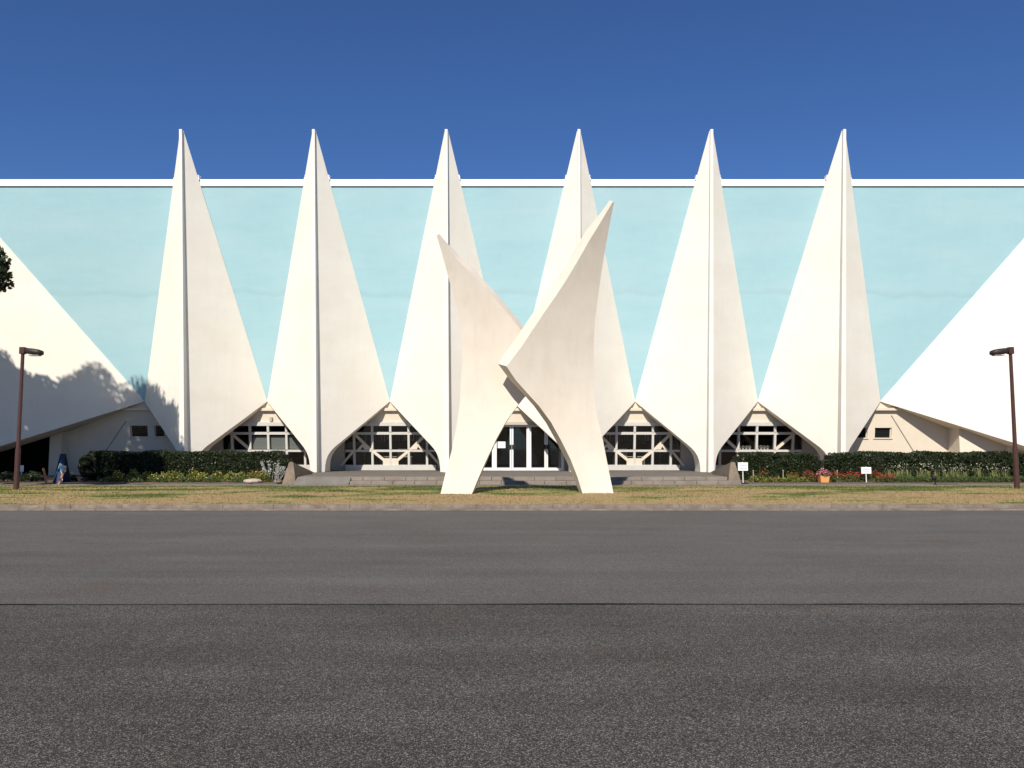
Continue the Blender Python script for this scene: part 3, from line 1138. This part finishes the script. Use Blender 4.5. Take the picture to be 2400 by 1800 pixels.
# ================================================================== WEDGE WALLS
for s, lab in ((-1, 'brown stone wedge wall at the left end of the steps'), (1, 'brown stone wedge wall at the right end of the steps')):
    wx = -9.34 if s < 0 else 9.33
    pts_f = [(wx - 0.30, 33.8, 0.03), (wx + 0.30, 33.8, 0.03), (wx + 0.10, 34.05, 0.95), (wx + 0.0, 34.05, 0.99), (wx - 0.09, 34.05, 0.95)]
    fx = s * 9.95
    pts_b = [(fx - 0.12, 40.2, 0.03), (fx + 0.12, 40.2, 0.03), (fx + 0.08, 40.2, 0.36), (fx, 40.2, 0.37), (fx - 0.08, 40.2, 0.36)]
    mb = MB()
    mb.add(pts_f + pts_b, [(0, 1, 2, 3, 4), (9, 8, 7, 6, 5)] + [(k, k + 5, (k + 1) % 5 + 5, (k + 1) % 5) for k in range(5)])
    tag(mb.build('wedge_wall', M['wedge'], bevel=0.02), lab, 'wall')

# ================================================================== PLANTS


def hedge(x0, x1, y0, y1, z1, lab, nleaf, name='clipped_hedge', endround=0.35):
    root = thing(name, lab, 'hedge', ((x0 + x1) / 2, (y0 + y1) / 2, 0.1), 'clipped hedges along the hall')
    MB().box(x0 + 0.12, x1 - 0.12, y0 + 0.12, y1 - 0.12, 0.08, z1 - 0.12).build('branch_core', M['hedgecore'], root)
    # leaves spread over the skin of a rounded box
    P = []
    while len(P) < nleaf:
        k = 4000
        q = np.stack([RNG.uniform(x0, x1, k), RNG.uniform(y0, y1, k), RNG.uniform(0.1, z1, k)], 1)
        which = RNG.uniform(size=k)
        t_ = RNG.exponential(0.05, k)
        q[which < 0.62, 1] = y0 + t_[which < 0.62]
        m_ = (which >= 0.62) & (which < 0.93)
        q[m_, 2] = z1 - t_[m_]
        m_ = which >= 0.93
        sd = RNG.uniform(size=k) < 0.5
        q[m_ & sd, 0] = x0 + t_[m_ & sd]
        q[m_ & ~sd, 0] = x1 - t_[m_ & ~sd]
        # lumpy surface
        lump = 0.07 * np.sin(q[:, 0] * 2.3 + 1) + 0.05 * np.sin(q[:, 0] * 5.1 + q[:, 2] * 4) + RNG.normal(0, 0.025, k)
        q[:, 1] += lump * 0.8
        q[:, 2] += np.where(q[:, 2] > z1 - 0.3, 0.5 * lump + 0.03 * np.sin(q[:, 0] * 9), 0)
        # gaps
        gap = np.sin(q[:, 0] * 6.3 + 3 * np.sin(q[:, 2] * 5)) * np.sin(q[:, 2] * 8.1 + q[:, 0] * 3.7)
        keep = (gap < 0.55) | (RNG.uniform(size=k) < 0.4)
        # rounded ends
        dx = np.minimum(q[:, 0] - x0, x1 - q[:, 0])
        keep &= ~((dx < endround) & (q[:, 2] > z1 - endround + dx))
        P += list(q[keep])
    P = np.array(P[:nleaf])
    Vv, Qq = leaf_quads(P, 0.055, 0.2, 1.6)
    np_mesh('foliage', Vv, Qq, M['hedge'], root)
    return root


hedge(-19.6, -10.35, 36.6, 38.0, 1.38, 'long dark clipped hedge left of the steps', 26000)
hedge(10.25, 14.15, 36.8, 38.0, 1.30, 'short dark clipped hedge between right wedge wall and orange pot', 12000)
hedge(14.55, 25.6, 36.6, 38.0, 1.34, 'long dark clipped hedge running to the right edge', 30000)
hedge(-30.0, -24.3, 36.8, 37.8, 0.9, 'low dark hedge at the left edge behind the lamp post', 12000)


def clump_points(n, r, h, c=(0, 0, 0)):
    a = RNG.uniform(0, 2 * math.pi, n)
    rr = r * np.sqrt(RNG.uniform(0, 1, n))
    zz = h * np.sqrt(1 - (rr / r) ** 2) * RNG.uniform(0.25, 1.0, n)
    return np.stack([c[0] + rr * np.cos(a), c[1] + rr * np.sin(a), c[2] + zz], 1)


def flower_plant(name, label, x, y, r, h, leafm, petm, nleaf, npet, group, pet_size=0.035, leaf_size=0.05):
    root = thing(name, label, 'flower', (x, y, 0.1), group)
    Vv, Qq = leaf_quads(clump_points(nleaf, r, h * 0.85, (x, y, 0.1)), leaf_size, 0.6, 1.9)
    np_mesh('foliage', Vv, Qq, M[leafm], root)
    if npet:
        P = clump_points(npet, r * 0.95, h, (x, y, 0.1))
        P[:, 2] = 0.1 + h * np.sqrt(np.clip(1 - ((P[:, 0] - x) ** 2 + (P[:, 1] - y) ** 2) / r ** 2, 0, 1)) * RNG.uniform(0.72, 1.05, npet)
        Vv, Qq = leaf_quads(P, pet_size, 0.8, 1.1)
        np_mesh('blossoms', Vv, Qq, M[petm], root)
    return root


# left bed: yellow-green pansies in front of the hedge
for i in range(13):
    x = -17.0 + i * 0.52 + random.uniform(-0.1, 0.1)
    flower_plant('pansy_plant', 'yellow green pansy plant in the row before the left hedge', x, 35.0 + random.uniform(-0.25, 0.25), 0.33, random.uniform(0.42, 0.6), 'yleaf', 'yellow', 380, 46, 'pansies before the left hedge')
for i in range(6):
    x = -17.2 + i * 1.1
    flower_plant('low_plant', 'low green plant at the front of the left flower bed', x, 34.5 + random.uniform(-0.1, 0.1), 0.38, 0.3, 'gleaf', 'cream_petal', 260, 10, 'low plants of the left bed')
flower_plant('orange_plant', 'small orange flowering plant beside silver shrub in left bed', -10.75, 34.9, 0.36, 0.55, 'gleaf', 'orange', 260, 30, None)
flower_plant('orange_plant', 'orange and yellow plant between pansies and silver shrub', -11.2, 35.1, 0.34, 0.5, 'yleaf', 'orange', 260, 24, None)

# silver leaved shrub
sx, sy = -10.15, 35.0
root = thing('silver_shrub', 'silver white leaved shrub in front of the left hedge', 'shrub', (sx - 0.3, sy, 0.1))
stems = MB()
P = []
for i in range(26):
    ax = sx + random.uniform(-0.9, 0.45)
    tip = Vector((ax + random.uniform(-0.25, 0.25), sy + random.uniform(-0.3, 0.3), random.uniform(0.55, 1.05)))
    base = Vector((sx - 0.25 + (ax - sx + 0.25) * 0.5, sy, 0.1))
    mid = (base + tip) / 2 + Vector((random.uniform(-0.06, 0.06), 0, 0.05))
    stems.tube([base, mid, tip], [0.008, 0.006, 0.004], 4)
    for q in range(22):
        t = random.uniform(0.45, 1.05)
        c = base.lerp(tip, t)
        P.append((c.x + random.gauss(0, 0.05), c.y + random.gauss(0, 0.05), c.z + random.gauss(0, 0.04)))
stems.build('stems', M['silver'], root)
Vv, Qq = leaf_quads(np.array(P), 0.035, 0.6, 2.4)
np_mesh('foliage', Vv, Qq, M['silver'], root)
tag(MB().lathe([(0.02, 0.0), (0.36, 0.0), (0.40, 0.06), (0.33, 0.13), (0.12, 0.17), (0.02, 0.175)], 9, (-11.0, 34.25, 0.1)).build('flat_stone', M['stone'], bevel=0.01), 'pale flat stone lying at the front of the left bed', 'stone')

# right bed
red = [(1895, 0.5), (1920, 0.45), (1945, 0.5), (1905, 0.35), (1935, 0.38), (1968, 0.42), (1992, 0.5), (2010, 0.42), (2045, 0.5), (2062, 0.42), (2080, 0.36)]
for i, (px, h_) in enumerate(red):
    x = at(px, 1120, 35.0).x
    right_of = px > 1950
    flower_plant('red_plant', 'bushy red flowering plant in bed near right white sign' if right_of else 'bushy red flowering plant in bed left of orange pot',
                 x, 34.75 + random.uniform(-0.2, 0.4), 0.34, h_, 'gleaf', 'red', 240, 130, 'red flowers right of orange pot' if right_of else 'red flowers left of orange pot')
flower_plant('orange_plant', 'orange red flowering plant beside first thin stake in right bed', at(1790, 1110, 35.2).x, 35.2, 0.36, 0.55, 'gleaf', 'orange', 240, 70, None)
flower_plant('orange_plant', 'orange flowering plant just right of the second thin stake', at(1857, 1110, 35.2).x, 35.2, 0.34, 0.5, 'yleaf', 'orange', 240, 40, None)
flower_plant('yellow_plant', 'small yellow flowering plant in front of the short hedge', at(1766, 1125, 34.6).x, 34.6, 0.2, 0.35, 'yleaf', 'yellow', 120, 26, None)
for i in range(6):
    x = at(1785 + i * 19, 1125, 34.6).x
    flower_plant('low_plant', 'low olive green plant at the front of the right bed', x, 34.6 + random.uniform(-0.1, 0.1), 0.3, 0.27, 'yleaf', 'orange', 200, 6, 'low plants of the right bed')
for i in range(17):
    px = 2082 + i * 17
    x = at(px, 1115, 35.4).x
    yy = 35.4 + random.uniform(-0.25, 0.3)
    root = thing('narcissus_plant', 'strap leaved narcissus plant with pale blooms before the long right hedge', 'flower', (x, yy, 0.1), 'narcissus before the right hedge')
    lf = MB()
    for q in range(26):
        a = random.uniform(0, 2 * math.pi)
        r0 = random.uniform(0, 0.12)
        bx0 = Vector((x + r0 * math.cos(a), yy + r0 * math.sin(a), 0.1))
        hh = random.uniform(0.35, 0.66)
        out = random.uniform(0.06, 0.28)
        m1 = bx0 + Vector((math.cos(a) * out * 0.35, math.sin(a) * out * 0.35, hh * 0.75))
        tp = bx0 + Vector((math.cos(a) * out, math.sin(a) * out, hh * random.uniform(0.7, 1.0)))
        wv = Vector((-math.sin(a), math.cos(a), 0)) * 0.013
        o0 = len(lf.v)
        lf.v += [tuple(bx0 - wv), tuple(bx0 + wv), tuple(m1 + wv), tuple(m1 - wv), tuple(tp)]
        lf.f += [(o0, o0 + 1, o0 + 2, o0 + 3), (o0 + 3, o0 + 2, o0 + 4)]
    lf.build('leaves', M['strap'], root, recalc=False)
    npet = 22
    P = np.stack([RNG.normal(x, 0.16, npet), RNG.normal(yy, 0.12, npet), RNG.uniform(0.55, 0.9, npet)], 1)
    Vv, Qq = leaf_quads(P, 0.035, 0.3, 1.0)
    np_mesh('blossoms', Vv, Qq, M['cream_petal'], root)
# low ground cover in front of the narcissus
npt = 9000
P = np.stack([RNG.uniform(16.2, 24.5, npt), RNG.uniform(34.2, 35.1, npt), RNG.uniform(0.1, 0.34, npt)], 1)
Vv, Qq = leaf_quads(P, 0.035, 1.0, 2.2)
g = np_mesh('ground_cover', Vv, Qq, M['gleaf'])
tag(g, 'low dense green ground cover in front of the narcissus', 'ground cover')
g['kind'] = 'stuff'

# orange pot with pink flowers
px, py_ = at(1930, 1125, 34.3).x, 34.3
root = thing('flower_pot', 'square orange pot full of pink flowers in the right bed', 'flower pot', (px, py_, 0.1))
pm = MB()
pm.add([(px - 0.17, py_ - 0.17, 0.10), (px + 0.17, py_ - 0.17, 0.10), (px + 0.17, py_ + 0.17, 0.10), (px - 0.17, py_ + 0.17, 0.10),
        (px - 0.20, py_ - 0.20, 0.40), (px + 0.20, py_ - 0.20, 0.40), (px + 0.20, py_ + 0.20, 0.40), (px - 0.20, py_ + 0.20, 0.40)],
       [(0, 3, 2, 1), (4, 5, 6, 7), (0, 1, 5, 4), (1, 2, 6, 5), (2, 3, 7, 6), (3, 0, 4, 7)])
pm.build('pot', M['terra'], root, bevel=0.015)
Vv, Qq = leaf_quads(clump_points(220, 0.26, 0.2, (px, py_, 0.38)), 0.05, 0.6)
np_mesh('foliage', Vv, Qq, M['gleaf'], root)
P = clump_points(190, 0.30, 0.30, (px + 0.02, py_, 0.42))
Vv, Qq = leaf_quads(P, 0.045, 0.6, 1.1)
np_mesh('blossoms', Vv, Qq, M['pink'], root)

# white bed signs
for spx, y0, y1, yb, lab in ((1741, 1084, 1103, 1131, 'white bed sign on a thin post beside right wedge wall'), (2030, 1095, 1110, 1120, 'white bed sign on a short post above the red flowers')):
    c = at(spx, (y0 + y1) / 2, 34.45)
    wdt = (11.5) * 34.5 / FPX
    hgt = (y1 - y0) / 2 * 34.5 / FPX
    root = thing('bed_sign', lab, 'sign', (c.x, 34.45, 0.1), 'white signs in the right bed')
    MB().box(c.x - 0.022, c.x + 0.022, 34.46, 34.49, 0.08, c.z + hgt + 0.02).build('post', M['post'], root)
    bd = MB().box(c.x - wdt, c.x + wdt, 34.43, 34.455, c.z - hgt, c.z + hgt).build('board', M['sign'], root, bevel=0.004)
    for j in range(2):
        zz = c.z + hgt * (0.35 - 0.75 * j)
        MB().box(c.x - wdt * 0.68, c.x + wdt * 0.66, 34.426, 34.429, zz - 0.018, zz + 0.018).build('print_line', M['signred'] if j == 0 else M['signgrey'], bd)
p = at(50, 1098, 36.0)
root = thing('bed_sign', 'small white sign beside the left lamp post', 'sign', (p.x, 36.0, 0.1))
MB().box(p.x - 0.02, p.x + 0.02, 36.01, 36.04, 0.08, p.z + 0.1).build('post', M['post'], root)
MB().box(p.x - 0.09, p.x + 0.10, 35.98, 36.005, p.z - 0.14, p.z + 0.14).build('board', M['sign'], root)

# thin stakes and small dark garden light
for spx, lab, y0 in ((1765, 'thin grey stake left of the orange flowers', 1104), (1835, 'thin grey stake in the middle of the right bed', 1104), (1962, 'thin grey stake right of the orange pot', 1104)):
    q = at(spx, y0, 34.6)
    s_ = MB().tube([(q.x, 34.6, 0.05), (q.x + 0.01, 34.61, q.z)], [0.016, 0.013], 7)
    s_.lathe([(0.019, 0), (0.027, 0.012), (0.022, 0.03), (0.004, 0.045)], 7, (q.x + 0.01, 34.61, q.z - 0.002))
    tag(s_.build('stake', M['shade']), lab, 'stake')
q = at(2192, 1130, 33.4)
root = thing('garden_light', 'small black garden light on the path edge near right hedge', 'garden light', (q.x, 33.4, 0.055))
MB().lathe([(0.075, 0), (0.075, 0.03), (0.03, 0.045), (0.028, 0.17)], 10, (q.x, 33.4, 0.055)).build('stand', M['black'], root)
MB().lathe([(0.03, 0), (0.085, 0.03), (0.09, 0.15), (0.06, 0.20), (0.01, 0.22)], 10, (q.x - 0.05, 33.4, 0.225)).build('head', M['black'], root, smooth=True)

# ---- left corner: blue folding sign board, posts and plants
c = at(120, 1130, 33.6)
root = thing('folding_sign', 'dark blue folding sign with pale edges beside the left hedge', 'sign', (c.x, 34.2, 0.06))
bw = 0.27
bd = MB().prism([(c.x - bw * 0.75, 34.05, 0.06), (c.x + bw * 0.75, 34.05, 0.06), (c.x + 0.10, 34.35, 1.32), (c.x - 0.10, 34.35, 1.32)], Vector((0, 0.03, 0))).build('front_board', M['blue'], root)
MB().prism([(c.x - bw * 0.75, 34.75, 0.06), (c.x + bw * 0.75, 34.75, 0.06), (c.x + 0.10, 34.42, 1.32), (c.x - 0.10, 34.42, 1.32)], Vector((0, 0.03, 0))).build('rear_board', M['blue'], root)
for s in (-1, 1):
    MB().bar((c.x + s * 0.19, 34.09, 0.2), (c.x + s * 0.015, 34.24, 0.92), 0.028, 0.02).build('pale_edge', M['lblue'], bd)
MB().box(c.x + 0.16, c.x + 0.38, 33.95, 34.0, 0.55, 0.82).build('leaflet_holder', M['lblue'], root)
for spx, dx, lab in ((108, -0.20, 'slanting orange wooden stick left of the folding sign'), (136, 0.22, 'slanting orange wooden stick right of the folding sign')):
    q = at(spx, 1132, 33.7)
    st = MB().bar((q.x, 33.75, 0.05), (q.x + dx, 33.8, 0.72), 0.075, 0.05)
    st.bar((q.x - 0.06, 33.75, 0.055), (q.x + 0.06, 33.75, 0.055), 0.06, 0.07)
    tag(st.build('wooden_stick', M['wood'], bevel=0.005), lab, 'stick')
# topiary ball shrub and spiky cycad
q = at(186, 1125, 36.0)
root = thing('topiary', 'dark upright clipped shrub beside the cream wall end', 'shrub', (q.x, 36.4, 0.1))
MB().tube([(q.x, 36.4, 0.05), (q.x, 36.4, 0.5)], [0.035, 0.03], 7).build('trunk', M['bark'], root)
P = []
for _ in range(3200):
    v = RNG.normal(size=3)
    v /= np.linalg.norm(v)
    P.append((q.x + v[0] * 0.24, 36.4 + v[1] * 0.24, 0.78 + v[2] * 0.46 * (1 if v[2] < 0 else 0.95)))
Vv, Qq = leaf_quads(np.array(P), 0.05, 0.2)
np_mesh('crown', Vv, Qq, M['hedge'], root)


def cycad(px, label, hgt, nfr=26):
    q = at(px, 1125, 35.6)
    root = thing('cycad', label, 'plant', (q.x, 35.6, 0.1), None)
    MB().tube([(q.x, 35.6, 0.05), (q.x, 35.6, 0.3)], [0.13, 0.10], 9).build('trunk', M['bark'], root)
    fr = MB()
    for k in range(nfr):
        a = k * 2.399
        el = random.uniform(0.25, 1.25)
        Ln = random.uniform(0.6, 0.95) * hgt
        d = Vector((math.cos(a), math.sin(a), 0))
        prev = None
        side = Vector((-math.sin(a), math.cos(a), 0))
        b0 = Vector((q.x, 35.6, 0.3))
        for j in range(11):
            t0 = j / 10
            p0 = b0 + d * (Ln * t0 * math.cos(el)) + Vector((0, 0, Ln * t0 * math.sin(el) - 0.35 * Ln * t0 * t0))
            if prev is not None:
                for sgn in (-1, 1):
                    tipv = p0 + side * sgn * 0.13 * (1.1 - t0) + d * 0.07 + Vector((0, 0, 0.02))
                    o0 = len(fr.v)
                    fr.v += [tuple(prev), tuple(p0), tuple(tipv)]
                    fr.f += [(o0, o0 + 1, o0 + 2)]
                    mid_ = (prev + p0) / 2
                    tipm = mid_ + side * sgn * 0.14 * (1.1 - t0) + d * 0.06
                    o0 = len(fr.v)
                    fr.v += [tuple(prev), tuple(mid_), tuple(tipm)]
                    fr.f += [(o0, o0 + 1, o0 + 2)]
            prev = p0
    fr.build('fronds', M['hedge'], root, recalc=False)


cycad(232, 'dark spiky cycad at the left end of the long hedge', 1.15)
cycad(200, 'small spiky cycad near the clipped upright shrub', 0.7, 18)
for i, (pxx, r_, h_) in enumerate(((75, 0.5, 0.55), (20, 0.55, 0.5), (160, 0.35, 0.4))):
    x = at(pxx, 1125, 35.5).x
    lab = ['low dark green shrub just right of the left lamp post', 'low dark green shrub at the left edge before the passage', 'low dark shrub right of the folding sign'][i]
    flower_plant('low_shrub', lab, x, 35.5, r_, h_, 'hedge', 'red', 700, 0, None, leaf_size=0.06)['category'] = 'shrub'

# ================================================================== LOBBY THINGS (seen through the glass)
def table(x, y, w_, lab, items):
    root = thing('display_table', lab, 'table', (x, y, PZ))
    MB().box(x - w_, x + w_, y - 0.35, y + 0.35, 1.04, 1.09).build('table_top', M['cloth'], root, bevel=0.01)
    for sx_ in (-1, 1):
        for sy_ in (-1, 1):
            MB().box(x + sx_ * (w_ - 0.08) - 0.03, x + sx_ * (w_ - 0.08) + 0.03, y + sy_ * 0.28 - 0.03, y + sy_ * 0.28 + 0.03, PZ, 1.038).build('leg', M['shade'], root)


table(bays[2] + 0.1, GL + 1.35, 0.9, 'cream table behind the glass left of the entrance', 3)
table(bays[4] - 0.1, GL + 1.35, 0.9, 'cream table behind the glass right of the entrance', 3)
for b, lab in ((bays[2], 'left of the entrance'), (bays[4], 'right of the entrance')):
    # display rack with hanging strips
    y = GL + 2.6
    root = thing('banner_rack', 'rack of hanging blue and red strips in the lobby %s' % lab, 'rack', (b, y, PZ))
    rk = MB()
    rk.box(b - 1.9, b + 1.9, y - 0.02, y + 0.02, 2.32, 2.36)
    for sx_ in (-1, 1):
        rk.box(b + sx_ * 1.9 - 0.02, b + sx_ * 1.9 + 0.02, y - 0.02, y + 0.02, PZ, 2.318)
    rk.build('rack_frame', M['shade'], root)
    for k in range(22):
        xk = b - 1.8 + k * 0.168
        MB().box(xk - 0.05, xk + 0.05, y - 0.012, y + 0.012, 1.95 + random.uniform(-0.05, 0.05), 2.318).build('strip', M[random.choice(['clutter_blue', 'clutter_blue', 'clutter_red', 'cloth'])], root)
for k, (bb, off, wd, hh, lab) in enumerate(((bays[2], 0.55, 0.34, 0.34, 'cream carton on the lobby table left of the entrance'), (bays[4], -0.55, 0.34, 0.34, 'cream carton on the lobby table right of the entrance'))):
    x = bb + off
    y = GL + 1.25
    root = thing('carton', lab, 'carton', (x, y, 1.09))
    MB().box(x - wd, x + wd, y - 0.2, y + 0.2, 1.092, 1.092 + hh).build('carton_body', M['cloth'], root, bevel=0.02)
    MB().add([(x - wd, y - 0.2, 1.092 + hh), (x + wd, y - 0.2, 1.092 + hh), (x + wd * 0.9, y - 0.36, 1.20 + hh), (x - wd * 0.9, y - 0.36, 1.20 + hh)], [(0, 1, 2, 3)]).build('carton_flap', M['cloth'], root)
# white potted plants on the sill of the bay before the right hedge
for k in range(2):
    for j in range(4):
        x = bays[5] + (k - 1) * MS + 0.22 + j * 0.18
        y = GL + 0.24
        root = thing('potted_plant', 'small pale potted plant on the sill behind glass above the right hedge', 'potted plant', (x, y, 1.47), 'pale pot plants on the right sill')
        MB().lathe([(0.045, 0), (0.06, 0.10), (0.055, 0.10)], 10, (x, y, 1.47)).build('pot', M['sign'], root)
        Vv, Qq = leaf_quads(clump_points(60, 0.08, 0.14, (x, y, 1.57)), 0.04, 0.8)
        np_mesh('foliage', Vv, Qq, M['silver'], root)
MB().box(bays[5] - 2.4, bays[5] + 2.4, GL + 0.13, GL + 0.38, 1.44, 1.468).build('sill_shelf', M['frame'], f6)

# ================================================================== TREES (left, just outside the frame: their shade falls on the hall)


def tree(label, x, y, trunk_h, blobs, nclump, nleaf, seed, rt=0.35, leaf=0.17):
    rs = np.random.default_rng(seed)
    root = thing('shade_tree', label, 'tree', (x, y, 0), 'trees at the left edge')
    top = max(b[2] + b[5] for b in blobs)
    tr = MB()
    pts = [(x, y, -0.05), (x + 0.1, y, trunk_h * 0.5), (x - 0.05, y + 0.1, trunk_h), (x + 0.1, y, (trunk_h + top) / 2), (x, y, top * 0.93)]
    tr.tube(pts, [rt * 1.3, rt, rt * 0.8, rt * 0.45, 0.05], 10)
    cl = []
    vols = np.array([b[3] * b[4] * b[5] for b in blobs])
    vols = vols / vols.sum()
    for _ in range(nclump):
        b = blobs[rs.choice(len(blobs), p=vols)]
        v = rs.normal(size=3)
        v /= np.linalg.norm(v)
        r = rs.uniform(0.35, 1.0) ** 0.5
        cl.append((b[0] + v[0] * r * b[3], b[1] + v[1] * r * b[4], b[2] + v[2] * r * b[5]))
    for c in cl[::3]:
        z0 = max(trunk_h * 0.8, c[2] * 0.72)
        a = Vector((x, y, z0))
        e = Vector(c)
        m = a.lerp(e, 0.5) + Vector((0, 0, 0.35))
        tr.tube([a, m, e], [0.10, 0.06, 0.02], 5)
    tr.build('trunk', M['bark'], root)
    P = []
    per = nleaf // nclump
    for c in cl:
        rad = rs.uniform(0.45, 0.95)
        v = rs.normal(size=(per, 3))
        v /= np.linalg.norm(v, axis=1)[:, None]
        rr = rad * rs.uniform(0.2, 1.0, per) ** 0.5
        q = np.array(c) + v * rr[:, None] * np.array([1, 1, 0.75])
        P.append(q)
    Vv, Qq = leaf_quads(np.concatenate(P), leaf, 0.3, 1.5)
    np_mesh('crown', Vv, Qq, M['tree'], root)


tree('broad dark leaved tree whose crown just enters the left edge', -23.6, 27.0, 5.5,
     [(-24.0, 27.0, 13.2, 3.2, 2.8, 4.3), (-22.2, 27.3, 14.5, 1.6, 1.8, 2.6), (-18.75, 26.6, 7.5, 1.5, 1.5, 1.5), (-18.9, 26.4, 7.2, 1.4, 1.4, 1.3), (-21.0, 26.8, 9.0, 2.0, 1.5, 2.0)], 160, 90000, 11, 0.35, 0.12)
tree('tall broad tree outside the left edge shading the left wing', -29.5, 29.0, 5.0,
     [(-30.4, 29.0, 10.0, 2.5, 1.5, 3.6), (-28.5, 29.0, 12.0, 1.4, 1.2, 1.0), (-27.6, 29.2, 14.0, 2.0, 1.2, 1.0), (-26.7, 29.3, 12.9, 1.3, 1.4, 0.9)], 120, 60000, 12, 0.35, 0.13)
tree('narrow upright tree outside the left edge shading the first pier', -20.7, 27.2, 6.0,
     [(-21.1, 27.2, 14.6, 0.45, 0.5, 1.7), (-20.7, 27.2, 12.4, 0.9, 0.8, 2.2), (-19.7, 27.2, 10.8, 1.2, 0.8, 1.9)], 60, 14000, 13, 0.22, 0.13)
